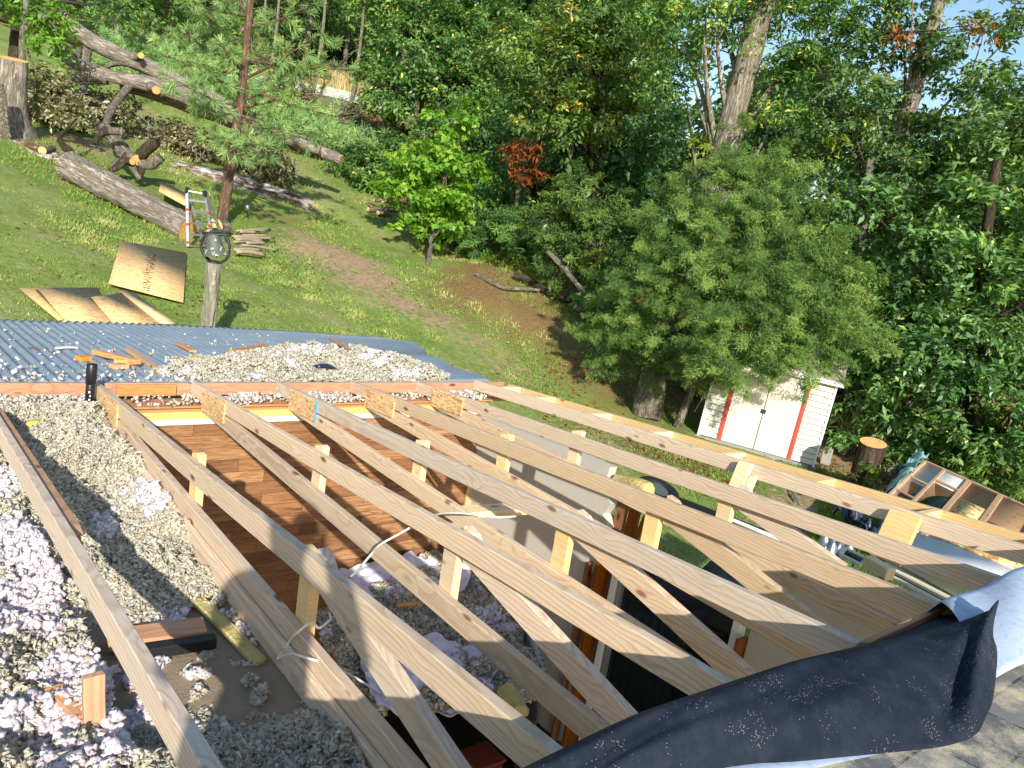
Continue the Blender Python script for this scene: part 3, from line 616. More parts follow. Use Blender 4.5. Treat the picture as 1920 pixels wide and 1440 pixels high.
def build_roll():
    n = 70
    C_ = pinterp([(-1.0, -4.50, .385), (-.5, -4.475, .41), (-.256, -4.467, .435), (.086, -4.463, .45), (.655, -4.50, .45), (1.159, -4.58, .45), (1.40, -4.615, .455), (1.60, -4.63, .455)], n)
    N_ = pinterp([(-1.0, -4.56, .37), (-.4, -4.545, .37), (0, -4.56, .372), (.172, -4.60, .375), (.45, -4.70, .378), (.66, -4.785, .382), (.78, -4.832, .385), (.93, -4.842, .39), (1.12, -4.80, .40), (1.30, -4.745, .41), (1.50, -4.665, .43)], n)
    rows = []; rng = random.Random(3)
    for i in range(n):
        c, q = C_[i], N_[i]; t = i/(n-1); row = []
        back = np.array([c[0], -4.452, .338])
        k0 = np.array([c[0], min(-4.462, c[1]+.03), c[2]-.035])
        row += [back, (back+k0)/2+np.array([0, .006, .01]), k0, c-np.array([0, -.014, .008])]
        for s in np.linspace(0, 1, 22):
            pnt = c*(1-s)+q*s
            wr = .010*math.sin(9*t*3+4*s)*s*(1-s)*4+.012*math.exp(-((t-.72)/.05)**2)*math.sin(s*9)+.02*math.exp(-((t-.80-.15*s)/.035)**2)*s
            dl = (s-(.22+2.3*(1.0-t)))/.09; wr += (-.034*math.exp(-dl*dl)+.030*math.exp(-(dl-1.7)**2))*sstep(.70, .80, t)*s**.5+.010*math.sin(5*t+s*8)*s*(1-s)*3
            wr += .004*math.sin(31*t+9*s)*math.sin(13*s+4*t)
            pnt = pnt+np.array([0, 0, .045*math.sin(math.pi*min(1, s*1.02))**.8*(.35+.65*t)+wr-.0*s]); row.append(pnt)
        q2 = row[-1]; row += [q2+np.array([.004, -.008, -.012]), q2+np.array([.004, -.004, -.024]), q2+np.array([0, .02, -.030])]
        rows.append(row)
    t = thing('roofing_underlayment', 'dark underlayment sheet rolled back over the roof edge and dusted with sawdust', 'underlayment', (.6, -4.6, .36))
    o = surf('folded_sheet', np.array(rows)-np.array([.6, -4.6, .36]), M['under'], .003, t)
    # pale face of the sheet, right of the fold
    rows = []
    for x in np.linspace(0, 1, 26):
        row = []
        for s in np.linspace(0, 1, 16):
            top = np.array([1.50+1.3*x, -4.455-.01*math.sin(x*6), .36]); mid = np.array([1.50+1.3*x+.02, -4.50, .425])
            low = np.array([1.22+1.30*x, -4.765-.10*x, .395])
            pnt = (top*(1-s/.12)+mid*(s/.12)) if s < .12 else mid*(1-(s-.12)/.88)+low*((s-.12)/.88)
            pnt = pnt+np.array([0, 0, .035*math.sin(s*math.pi)*(1-.5*x)+.008*math.sin(14*x+6*s)]); row.append(pnt)
        rows.append(row)
    surf('pale_face', np.array(rows)-np.array([.6, -4.6, .36]), M['under2'], .003, t)
    lo = pinterp([(-.4, -4.548, .372), (0, -4.56, .374), (.172, -4.60, .376), (.45, -4.70, .378), (.70, -4.795, .381), (.80, -4.83, .383)], 30)
    rows = [[p_+np.array([0, .05, .004]), p_+np.array([0, -.010, .001]), p_+np.array([0, -.034*math.sin(math.pi*min(1, max(0, (i-3)/27)))-.006, -.002])] for i, p_ in enumerate(lo)]
    surf('pale_underside', np.array(rows)-np.array([.6, -4.6, .36]), M['under2'], .0025, t)
build_roll()

# ------------------------------------------------------------------ corrugated porch roof
def metal_z(x, y):
    z = -.012-.082*y
    return z
def build_metal():
    xs = np.arange(-5.5, 4.35, .0095); t = thing('porch_roof', 'blue grey corrugated metal porch roof strewn with insulation and scraps', 'metal roof', (0, 1.8, -.15))
    edge = np.full(len(xs), 3.62)
    rows = []
    ny = 26
    for j in range(ny):
        s = j/(ny-1); y = .04+(edge-.04)*s
        z = metal_z(xs, y)+.0105*np.sin(xs*2*np.pi/.076)+.018*np.sin(xs*1.1)*s+.012*sstep(2.9, 4.3, xs)*np.sin(y*5)
        rows.append(np.c_[xs, y, z])
    R = np.array(rows).transpose(1, 0, 2)[:, ::-1].copy()
    xm = np.interp(R[..., 1], [0, .19, .46, .85, 1.28, 1.6, 1.75, 2.26, 3.04, 3.45, 3.62], [3.2, 3.28, 3.36, 3.45, 3.58, 3.63, 3.66, 3.98, 4.30, 4.27, 3.9]); k = np.clip((R[..., 0]-2.4)/(4.35-2.4), 0, 1); R[..., 0] = np.where(R[..., 0] > 2.4, 2.4+(xm-2.4)*k, R[..., 0])
    o = surf('corrugated_sheet', R-np.array([0, 1.8, -.15]), M['metal'], .0012, t)
    return t
build_metal()
MR = thing('porch_post', 'square wooden post holding up the porch roof corner', 'post', (3.2, 3.2, -1.4))
link('post', bx(.09, .09, 2.2), M['oldwood'], MR, Matrix.Translation((0, 0, 0)))

# ------------------------------------------------------------------ loose insulation
def leafquads(rng, P, size, aspect=.5, out=None, up=.5, droop=.25, v=None, sizevar=.35):
    """one folded leaf per point: 4-vertex kite"""
    n = len(P); nrm = rng.normal(size=(n, 3)); nrm[:, 2] = np.abs(nrm[:, 2])*1.0+up
    if out is not None: nrm += out*.7
    nrm /= np.linalg.norm(nrm, axis=1)[:, None]
    a = rng.normal(size=(n, 3)); 
    if out is not None: a += out*.8
    a -= (a*nrm).sum(1)[:, None]*nrm; a /= np.linalg.norm(a, axis=1)[:, None]+1e-9; b = np.cross(nrm, a)
    s = size*(1+rng.uniform(-sizevar, sizevar, n))[:, None]
    tip = P+a*s*1.0-nrm*s*droop; base = P-a*s*.15
    m = P+a*s*.42+nrm*s*.06
    V = np.stack([base, m+b*s*aspect*.5, tip, m-b*s*aspect*.5], 1).reshape(-1, 3)
    Fq = np.arange(4*n).reshape(n, 4)
    vv = rng.uniform(0, 1, n) if v is None else v
    return V, Fq, np.repeat(vv, 4)
ICO = {}
def ico(sub):
    if sub not in ICO:
        bm = bmesh.new(); bmesh.ops.create_icosphere(bm, subdivisions=sub, radius=1); v = np.array([x.co[:] for x in bm.verts]); f = np.array([[l.index for l in x.verts] for x in bm.faces]); bm.free(); ICO[sub] = (v, f)
    return ICO[sub]
def flakes(rng, P, size, sub, rough=.45, flat=.6, v0=0., v1=1.):
    """crumpled tufts merged in one array"""
    bv, bf = ico(sub); n = len(P); m = len(bv)
    var = [bv*(1+rng.normal(0, rough, (m, 1)))+rng.normal(0, .15, (m, 3)) for _ in range(24)]
    var = np.array(var)[rng.integers(0, 24, n)]
    a = rng.normal(size=(n, 4)); a /= np.linalg.norm(a, axis=1)[:, None]; w_, x, y, z = a.T
    Rm = np.stack([1-2*(y*y+z*z), 2*(x*y-z*w_), 2*(x*z+y*w_), 2*(x*y+z*w_), 1-2*(x*x+z*z), 2*(y*z-x*w_), 2*(x*z-y*w_), 2*(y*z+x*w_), 1-2*(x*x+y*y)], -1).reshape(n, 3, 3)
    var = var*np.array([1, 1, flat]); V = np.einsum('nij,nmj->nmi', Rm, var)*size[:, None, None]+P[:, None, :]
    Fq = bf[None]+(np.arange(n)*m)[:, None, None]
    return V.reshape(-1, 3), Fq.reshape(-1, 3), np.repeat(rng.uniform(v0, v1, n), m)
def vnoise(x, y, s, seed):
    r = np.random.default_rng(seed); o = np.zeros_like(x)
    for k in range(7):
        a = r.uniform(0, 6.28); p = r.uniform(0, 6.28); f = s*r.uniform(.6, 2.2); o += np.sin((x*math.cos(a)+y*math.sin(a))*f+p)
    return o/2.6
SUBN = True
def heap(name, label, x0, x1, y0, y1, hfun, n, s0, s1, seed, pink, near=None, mask=None, label2=None, base=True):
    """base relief plus crumpled flakes on it; two objects: tan flakes and white pink tufts"""
    rng = np.random.default_rng(seed); acc = Acc()
    if base:
        nx, ny = int((x1-x0)/.03)+2, int((y1-y0)/.03)+2
        X, Y = np.meshgrid(np.linspace(x0, x1, nx), np.linspace(y0, y1, ny), indexing='ij')
        Z = hfun(X, Y)-.012+.008*rng.normal(size=X.shape)
        V = np.c_[X.ravel(), Y.ravel(), Z.ravel()]; i, j = np.meshgrid(np.arange(nx-1), np.arange(ny-1), indexing='ij')
        a = (i*ny+j).ravel(); f1 = np.c_[a, a+ny, a+ny+1]; f2 = np.c_[a, a+ny+1, a+1]
        Fq = np.vstack([f1, f2])
        if mask is not None:
            c = V[Fq].mean(1); k = mask(c[:, 0], c[:, 1]); Fq = Fq[k]
        acc.add(V, Fq, rng.uniform(.0, .5, len(V)))
    P = np.c_[rng.uniform(x0, x1, n), rng.uniform(y0, y1, n)]
    if mask is not None: P = P[mask(P[:, 0], P[:, 1])]
    Z = hfun(P[:, 0], P[:, 1]); d = np.hypot(P[:, 0]-CAM[0], P[:, 1]-CAM[1])
    pk = .8*vnoise(P[:, 0], P[:, 1], 6., seed+9)+.6*vnoise(P[:, 0], P[:, 1], 19., seed+3)+rng.normal(0, .25, len(P)) > pink
    cl = np.clip(vnoise(P[:, 0], P[:, 1], 16., seed+21), -1, 1)
    P3 = np.c_[P, Z+rng.uniform(-.010, .020, len(P))+.012*cl]
    sz = rng.uniform(s0, s1, len(P))*np.where(rng.random(len(P)) < .12, 1.6, 1.)
    nr = d < 2.6
    acc2 = Acc()
    for k, sub in ((nr, 2), (~nr, 1)):
        kk = k & ~pk
        if kk.sum(): v, f, a = flakes(rng, P3[kk], sz[kk]*1.15, 2 if (sub == 2 and SUBN) else 1, .42 if SUBN else .55, .5); acc.add(v, f, a)
        kk = k & pk
        if kk.sum(): v, f, a = flakes(rng, P3[kk]+[0, 0, .006], sz[kk]*1.5, sub, .22, .8); acc2.add(v, f, a)
    ks = rng.random(len(P3)) < .35; fv, ff, fa = leafquads(rng, P3[ks]+[0, 0, .006], .022, .09, up=.6, droop=.4, v=rng.uniform(.3, 1, ks.sum()), sizevar=.6); fv4 = fv.reshape(-1, 4, 3); tv = fv4[:, [0, 1, 2]].reshape(-1, 3); acc.add(tv, np.arange(len(tv)).reshape(-1, 3), np.repeat(fa.reshape(-1, 4)[:, 0], 3))
    o = link(name, acc.mesh(), M['ins'], smooth=True); tag(o, label, 'insulation', kind='stuff')
    if acc2.n:
        o2 = link('fibreglass_tufts', acc2.mesh(), M['fluff'], smooth=True); tag(o2, label2 or 'white and pink fibreglass tufts lying in '+label, 'insulation', kind='stuff')
# bay between the rafter and the first truss
def h1(x, y):
    t = sstep(-2.75, -2.2, y)*1.+sstep(-3.3, -3.45, y)*.7
    side = .03*np.exp(-((x+.05)/.05)**2)
    return -.225+(.05+.035*vnoise(x, y, 9, 1)+.018*vnoise(x, y, 25, 2)+.012*vnoise(x, y, 60, 3))*np.clip(t, .0, 1)+.05*sstep(-1.4, -.9, y)*np.clip(t, 0, 1)+.03*vnoise(x, y, 4, 4)*np.clip(t, 0, 1)-.012*(1-np.clip(t, 0, 1))
def m1(x, y):
    b = (y > -2.62-.1*np.sin(x*13))|(y < -3.22+.12*np.sin(x*9)) | (np.sin(x*37+np.sin(y*23)*2)*np.sin(y*31) > .62)
    return b & (x < -.06+.015*np.sin(y*9)) & ~((y > -.42) & (x < -.3) & False)
heap('blown_insulation', 'tan blown insulation filling the bay between the near rafter and the first truss', -.60, -.05, -5.0, -.20, h1, 90000, .003, .0082, 11, .85, mask=m1)
def h2(x, y): return -.20+.06*sstep(-1., -3., y)+.03*vnoise(x, y, 5, 6)+.02*vnoise(x, y, 12, 7)+.014*vnoise(x, y, 28, 8)+.011*vnoise(x, y, 65, 9)
heap('blown_insulation', 'tan blown insulation left of the near rafter, thick with white tufts', -2.1, -.605, -5.0, -.2, h2, 115000, .0032, .0088, 12, .05)
# pile on the porch roof
def h3(x, y):
    e = np.exp(-((x-1.75)/.95)**2-((y-.75)/.62)**2)+.7*np.exp(-((x-2.7)/.7)**2-((y-.42)/.38)**2)+.7*np.exp(-((x-1.0)/.5)**2-((y-.35)/.28)**2)+.8*np.exp(-((x-2.35)/.6)**2-((y-1.35)/.5)**2)
    e = e*sstep(3.2, 2.6, x); return metal_z(x, y)-.05+.16*np.minimum(e, 1.05)+.03*vnoise(x, y, 9, 31)*np.clip(e, 0, 1)
def m3(x, y): return (h3(x, y) > metal_z(x, y)+.004+.012*np.sin(x*19)*np.sin(y*23)) & (y > .05)
heap('blown_insulation', 'heap of tan insulation dumped on the corrugated porch roof', .2, 4.0, .05, 2.6, h3, 60000, .0045, .012, 13, 1.0, mask=m3)
# thin scatter on metal + soffit
def scatter_ins():
    rng = np.random.default_rng(77); P = []
    for _ in range(900):
        x = rng.uniform(-2.5, 2.8); y = .06+abs(rng.normal(0, .5)) if rng.random() < .7 else rng.uniform(.1, 3.3)
        if y < 3.2 and x < 2.5: P.append((x, y, metal_z(x, y)+.012))
    for _ in range(2600):
        x = rng.uniform(-.6, 3.0); y = rng.uniform(-.22, -.01)
        if vnoise(np.array([x]), np.array([y]), 6, 5)[0] > -.15 or rng.random() < .2: P.append((x, y, -.105+rng.uniform(0, .035)))
    P = np.array(P); s = rng.uniform(.006, .016, len(P)); wh = rng.random(len(P)) < .3
    v, f, a = flakes(rng, P[~wh], s[~wh], 1); ac = Acc(); ac.add(v, f, a); tag(link('insulation_crumbs', ac.mesh(), M['ins']), 'loose tan insulation crumbs along the eave and over the metal', 'insulation', kind='stuff')
    v, f, a = flakes(rng, P[wh], s[wh], 1, .3, .8); ac = Acc(); ac.add(v, f, a); tag(link('fibreglass_crumbs', ac.mesh(), M['fluff']), 'loose white fibreglass crumbs along the eave and over the metal', 'insulation', kind='stuff')
scatter_ins()

# ------------------------------------------------------------------ insulation heap inside the room, on a round steel tank
def build_tank():
    ring = np.array([onZ(*q, -1.55)[:2] for q in ((870, 1050), (905, 1078), (940, 1112), (975, 1160), (1005, 1225), (1025, 1300))])
    P = pinterp(np.c_[ring, np.full(len(ring), -1.5)], 260)
    t = thing('steel_tank', 'corrugated steel tank standing in the room under a heap of insulation', 'tank', (2.5, -1.3, -2.4)); org = np.array([2.5, -1.3, -2.4])
    T = np.gradient(P, axis=0); L = np.r_[0, np.cumsum(np.linalg.norm(np.diff(P, axis=0), axis=1))]; T /= np.linalg.norm(T, axis=1)[:, None]; N = np.c_[T[:, 1], -T[:, 0], T[:, 2]*0]
    Q = P+N*(.03+.011*np.sin(L*2*np.pi/.068))[:, None]
    rows = [np.c_[Q[:, :2], np.full(len(Q), z)] for z in (-1.40, -1.75, -2.1, -2.39)]
    surf('corrugated_side', np.array(rows)-org, M['zinc'], .002, t)
build_tank()
ring2 = np.array([onZ(*q, -1.50)[:2] for q in ((600, 1130), (700, 1085), (800, 1055), (870, 1060), (935, 1120), (1000, 1225), (1015, 1290), (960, 1330), (900, 1325), (840, 1345), (760, 1330), (690, 1290), (600, 1200))])
def inpoly(x, y, poly):
    c = np.zeros(x.shape, bool); n = len(poly)
    for i in range(n):
        x0, y0 = poly[i]; x1, y1 = poly[(i+1) % n]; k = ((y0 > y) != (y1 > y)) & (x < (x1-x0)*(y-y0)/(y1-y0+1e-12)+x0); c ^= k
    return c
def h4(x, y): return -1.50+.05*vnoise(x, y, 5, 41)+.03*vnoise(x, y, 13, 42)
def m4(x, y): return inpoly(x+.03*np.sin(y*21), y+.03*np.sin(x*17), ring2) & (y < -.27)
heap('blown_insulation', 'grey brown insulation fallen on the tank inside the room', ring2[:, 0].min(), ring2[:, 0].max(), ring2[:, 1].min(), -.27, h4, 26000, .006, .014, 14, 1.1, mask=m4)
# crumpled white sheet over the heap
def sheet(name, label, cat, quad, mat, amp, seed, n=44, th=.004, dz=0.):
    a, b, c, d = [np.array(v, float) for v in quad]; r = np.random.default_rng(seed); rows = []
    for i in range(n):
        row = []
        for j in range(n):
            u, v = i/(n-1), j/(n-1); e = 1+.04*math.sin(u*9+seed)+.04*math.sin(v*11)
            u2 = .5+(u-.5)*e; v2 = .5+(v-.5)*(1+.05*math.sin(u*13+seed))
            q = (a*(1-u2)+b*u2)*(1-v2)+(d*(1-u2)+c*u2)*v2; row.append(q)
        rows.append(row)
    R = np.array(rows); x, y = R[..., 0], R[..., 1]
    R[..., 2] += amp*(np.abs(vnoise(x, y, 9, seed+1))+.6*np.abs(vnoise(x, y, 21, seed+2)))+dz
    o = surf(name, R, mat, th); tag(o, label, cat); return o
def z3(px, py, z): return onZ(px, py, z)
sheet('plastic_sheet', 'crumpled pale sheet draped over the fallen insulation inside the room', 'sheet', [z3(640, 1150, -1.46), z3(930, 1235, -1.46), z3(905, 1345, -1.5), z3(700, 1330, -1.5)], M['plastic_w'], .045, 5, dz=-.02)
sheet('plastic_sheet', 'narrow crumpled white plastic strip on the fallen insulation below the laminate wall', 'sheet', [z3(640, 1065, -1.44), z3(900, 1040, -1.44), z3(870, 1115, -1.46), z3(660, 1120, -1.46)], M['plastic_w'], .05, 9, dz=-.02)
o = beam('batt_roll', z3(940, 1290, -1.42), z3(985, 1340, -1.42), .14, .09, M['batt'], seg=8, warp=.02, bev=.04); tag(o, 'dull yellow batt of insulation lying on the fallen heap', 'batt')
o = beam('wood_strip', z3(745, 1135, -1.38), z3(805, 1128, -1.38), .03, .015, M['scrap']); tag(o, 'thin wood strip lying across the fallen insulation', 'wood strip')
rk = thing('red_box', 'dark red box on the floor in the shaded pit', 'box', z3(900, 1442, -1.9)); link('box_body', bx(.22, .2, .16, .02), plain('dull_red', rgb(104, 44, 26), .6), rk, Matrix.Identity(4)); link('lid', bx(.23, .21, .02, .006), plain('dull_red_lid', rgb(120, 50, 30), .6), rk, Matrix.Translation((0, 0, .091)))
tag(beam('lath', onY(727, 858, -.28), onY(757, 905, -.28), .012, .02, M['foamwood'], seg=3), 'thin lath leaning on the laminate wall behind the middle trusses', 'lath')
tag(beam('lath', onY(792, 872, -.28), onY(820, 912, -.28), .012, .02, M['foamwood'], seg=3), 'thin lath leaning on the laminate wall near its right corner', 'lath')

# ------------------------------------------------------------------ bits in the attic bay
tag(beam('joist_offcut', (-.53, -2.735, -.185), (-.22, -2.785, -.185), .10, .035, M['oldwood'], seg=3), 'dark faced old board lying across the attic bay beside the near rafter', 'board')
ob = beam('black_strip', (-.46, -2.845, -.19), (-.21, -2.87, -.19), .045, .04, M['rubber'], seg=2, warp=0); tag(ob, 'black flashing strip along the old board in the attic bay', 'flashing')
tag(beam('broken_board', (-.74, -3.02, -.135), (-.69, -3.20, -.135), .045, .02, M['oldwood'], seg=4), 'splintered orange board half buried left of the near rafter', 'board')
tag(beam('broken_board', (-.672, -3.20, .0), (-.66, -3.23, -.30), .055, .03, M['oldwood'], seg=4), 'upright orange stub under the near rafter', 'board')
tag(beam('batt_strip', (-.17, -2.50, -.215), (-.10, -3.02, -.215), .055, .014, M['batt'], seg=10, warp=.02, bev=.012), 'long yellow insulation strip beside the first truss', 'batt')
tag(beam('batt_strip', (-.64, -3.35, -.17), (-.54, -3.62, -.17), .05, .05, M['batt'], seg=8, warp=.015, bev=.012), 'short yellow insulation strip beneath the near rafter', 'batt')
rng0 = random.Random(9)
for i in range(12):
    x, y = (rng0.uniform(-1.3, -.7), rng0.uniform(-3.4, -1.2)); a = rng0.uniform(0, 3.1); L = rng0.uniform(.04, .1)
    z = float(h2(np.array([x]), np.array([y]))[0])+.02
    ob = beam('wood_splinter', (x, y, z), (x+L*math.cos(a), y+L*math.sin(a), z+.005), .012, .005, M['oldwood'], seg=2); tag(ob, 'small orange wood splinter on the insulation left of the near rafter', 'splinter', 'splinters on the insulation')
# yellow cup shape and pale duct at the left
def blobme(sx, sy, sz, seed, sub=3, r=.08):
    v, f = ico(sub); g = np.random.default_rng(seed); d = np.sin(v@g.normal(size=(3, 4))*2.5+g.uniform(0, 6, 4)).sum(1)*r; V = v*(1+d[:, None])*[sx, sy, sz]; return mesh_np(V, f)
p_ = onZ(66, 797, -.14); o = link('foam_lump', blobme(.045, .035, .03, 3), plain('yellow_foam', rgb(232, 196, 96), .7, nscale=30, namt=.1), smooth=True); o.location = p_; tag(o, 'yellow foam lump beside the pale duct in the attic', 'foam')
a_, b_ = onZ(20, 792, -.16), onZ(112, 786, -.17); V, Fq = tube_np([a_, (a_+b_)/2+[0, 0, .01], b_], [.045, .038, .012], 20); o = link('vent_duct', mesh_np(V, Fq), plain('pale_duct', rgb(178, 190, 200), .4), smooth=True); tag(o, 'pale grey duct end sticking out of the attic insulation at the left', 'duct')
# vent pipe
pb = np.array([-.085, -.155, -.20]); pt = np.array([-.075, -.14, .155])
vp = thing('vent_pipe', 'black plastic vent pipe standing beside the first truss heel', 'pipe', pb)
V, Fq = tube_np([pb-pb, (pt-pb)*.5, pt-pb], [.0265]*3, 28); link('pipe_body', mesh_np(V, Fq), M['black'], vp, smooth=True)
V, Fq = tube_np([(pt-pb)*.64, (pt-pb)*.655, (pt-pb)*.99, (pt-pb)*1.0], [.0268, .031, .031, .029], 28); link('coupling', mesh_np(V, Fq), M['black'], vp)
for i in range(7):   # faint white print running down the pipe
    zz = .04+i*.024; mm = bx(.006 if i % 2 else .010, .0006, .012, 0); link('pipe_print', mm, M['white2'], vp, Matrix.Translation(Vector((pt-pb)*(zz/.355))+Vector((-.010+.003*(i % 3), -.0268, 0))))

# ------------------------------------------------------------------ cables
def cable(name, pts, r, label):
    c = bpy.data.curves.new(name, 'CURVE'); c.dimensions = '3D'; s = c.splines.new('BEZIER'); s.bezier_points.add(len(pts)-1)
    for b, q in zip(s.bezier_points, pts): b.co = Vector([float(v) for v in q]); b.handle_left_type = b.handle_right_type = 'AUTO'
    c.bevel_depth = r; c.bevel_resolution = 3; c.resolution_u = 14
    tmp = bpy.data.objects.new('t', c); COL.objects.link(tmp); dg = C.evaluated_depsgraph_get(); me = bpy.data.meshes.new_from_object(tmp.evaluated_get(dg)); bpy.data.objects.remove(tmp)
    o = link(name, me, M['cable'], smooth=True); return tag(o, label, 'cable')
cable('electric_cable', [onX(968, 968, 1.30), onX(935, 970, 1.22), onX(900, 966, 1.16), onX(860, 962, 1.0), onX(828, 963, .8), onX(815, 966, .66)], .0045, 'white electric cable looping over the chord of the third truss')
cable('electric_cable', [onX(768, 990, .60), onX(745, 1003, .55), onX(712, 1022, .50), onX(693, 1043, .50), onX(675, 1065, .35), onX(655, 1083, .20)], .0045, 'white electric cable hanging between the first and second truss')
cable('electric_cable', [onZ(618, 1150, -.3), onX(612, 1168, .05), onX(598, 1177, .01), onX(582, 1168, -.03), onX(565, 1180, -.06), onZ(545, 1200, -.09), onZ(520, 1235, -.18)], .0045, 'white electric cable rising from the insulation over the first truss lower chord')
cable('electric_cable', [onZ(522, 1236, -.18), onZ(540, 1227, -.13), onZ(580, 1235, -.055), onX(620, 1248, .03), onX(660, 1268, .08), onX(716, 1302, .12)], .0045, 'white electric cable falling from the first truss into the pit')

# ------------------------------------------------------------------ scraps on the porch roof
def onM(px, py):
    d = ray(px, py); t = (-.012-CAM[2]-.082*CAM[1])/(d[2]+.082*d[1]); return CAM+d*t
def scrap(x0, y0, x1, y1, th, dp, lab, mat='scrap', dz=.02):
    a, b = onM(x0, y0), onM(x1, y1); a[2] += dz; b[2] += dz
    return tag(beam('wood_scrap', a, b, th, dp, M[mat], seg=3, warp=.002), lab, 'wood scrap')
scrap(145, 677, 168, 676, .07, .035, 'short wood block just behind the top of the vent pipe')
scrap(176, 670, 258, 690, .05, .035, 'longest wood scrap of the stack right of the vent pipe, white on one face', dz=.045)
scrap(208, 692, 238, 691, .07, .03, 'small wood block under the stack right of the vent pipe')
scrap(215, 684, 262, 688, .05, .035, 'wood scrap crossing the middle of the stack right of the vent pipe', dz=.03)
scrap(240, 660, 302, 702, .05, .03, 'long wood scrap lying diagonally on the metal right of the stack')
scrap(334, 648, 362, 663, .06, .02, 'short wood scrap alone in the middle of the metal roof')
scrap(432, 672, 496, 660, .04, .035, 'brown wood scrap on the left edge of the insulation heap', 'oldwood', .06)
scrap(616, 662, 662, 694, .04, .02, 'brown stick lying on top of the insulation heap', 'oldwood', .15)
scrap(430, 684, 506, 690, .035, .02, 'thin pale wood strip in the insulation at the eave', 'foamwood', .05)
p_ = onM(362, 680); tag(beam('foam_piece', p_+[-.04, 0, .03], p_+[.06, .02, .03], .06, .03, M['batt'], seg=3, bev=.008), 'pale yellow foam piece on the metal roof', 'foam')
p_ = onM(125, 657); tag(beam('plaster_piece', p_+[-.08, .0, .02], p_+[.08, .02, .02], .03, .012, M['drywall'], seg=4, warp=.006), 'thin white plaster strip on the left of the metal roof', 'plaster strip')
p_ = onM(60, 655); tag(beam('bark_chip', p_+[-.03, 0, .012], p_+[.04, 0, .012], .03, .006, M['stain'], seg=2), 'dark bark chip at the far left of the metal roof', 'bark chip')
p_ = onM(590, 707); tag(sheet('torn_tarp', 'dark blue torn sheet on the insulation at the eave', 'tarp', [p_+[-.2, .05, .07], p_+[.15, .05, .07], p_+[.18, -.04, .05], p_+[-.12, -.03, .05]], M['tarp'], .02, 4, 14, .002))
# ------------------------------------------------------------------ vegetation builders
def shell(rng, n, k=.45):
    u = rng.normal(size=(n, 3)); u /= np.linalg.norm(u, axis=1)[:, None]; r = rng.uniform(k, 1, n)**.6
    return u*r[:, None]
def crown_leaves(rng, lobes, clump_r, per_clump, leaf, aspect=.5, flat=.45, dens=1., twigs=4, vbase=0.):
    """lobes: list (centre(3), radii(3)).  clumps are placed through each lobe, leaves through each clump"""
    PV, PA, OUT, CC = [], [], [], []
    for c, r in lobes:
        c = np.array(c); r = np.array(r); vol = 4*math.pi*((r[0]*r[1])**1.6/3+2*(r[0]*r[2])**1.6/3)**(1/1.6)
        nc = max(3, int(dens*vol/(clump_r**2*2.2)))
        u = shell(rng, nc); cen = c+u*r*(1+rng.normal(0, .09, (nc, 1))); CC.append(cen)
        cr = clump_r*rng.uniform(.6, 1.3, nc)
        tw = rng.normal(0, .55, (nc, twigs, 3))*np.array([1, 1, flat]); tw = cen[:, None]+tw*cr[:, None, None]
        k = max(1, per_clump//twigs)
        lf = tw[:, :, None]+rng.normal(0, .26, (nc, twigs, k, 3))*np.array([1, 1, .7])*cr[:, None, None, None]
        tone = np.clip(rng.uniform(0, .7, (nc, 1, 1))+rng.uniform(-.12, .12, (nc, twigs, 1))+rng.uniform(-.15, .22, (nc, twigs, k))+vbase, 0, 1)
        tone = np.where(rng.random(tone.shape) < .015, 1., tone)
        PV.append(lf.reshape(-1, 3)); PA.append(tone.reshape(-1)); OUT.append(np.repeat(u, twigs*k, 0))
    P = np.concatenate(PV); V, Fq, a = leafquads(rng, P, leaf, aspect, np.concatenate(OUT), v=np.concatenate(PA))
    return V, Fq, a, np.concatenate(CC)
def limbs(acc, rng, trunk, trad, targets, r0, n=5, rough=.1, maxn=40):
    T = np.array(trunk, float); idx = rng.permutation(len(targets))[:maxn]
    for i in idx:
        c = targets[i]
        # leave the trunk well below the target
        h = (c[2]-T[0, 2])*rng.uniform(.45, .8)+T[0, 2]; k = np.interp(h, T[:, 2], np.arange(len(T))); k = min(max(k, .5), len(T)-1)
        s = np.array([np.interp(k, np.arange(len(T)), T[:, a]) for a in range(3)]); rr = min(np.interp(k, np.arange(len(T)), trad)*.3, .055)
        m = s*.5+c*.5+rng.normal(0, .12, 3)*np.linalg.norm(c-s)*.5; m[2] += .06*np.linalg.norm(c-s)
        ps = pinterp([s, m, c], 6); V, Fq = tube_np(ps, np.linspace(max(rr, r0*.5), .008, 6), n, rng, rough, caps=False); acc.add(V, Fq)
        for _ in range(2):
            j = rng.integers(2, 5); e = ps[j]+rng.normal(0, .25, 3)*np.linalg.norm(c-s)*.6
            V, Fq = tube_np([ps[j], (ps[j]+e)/2+rng.normal(0, .03, 3), e], [.02, .012, .004], 4, caps=False); acc.add(V, Fq)
LIMBR = [.075]
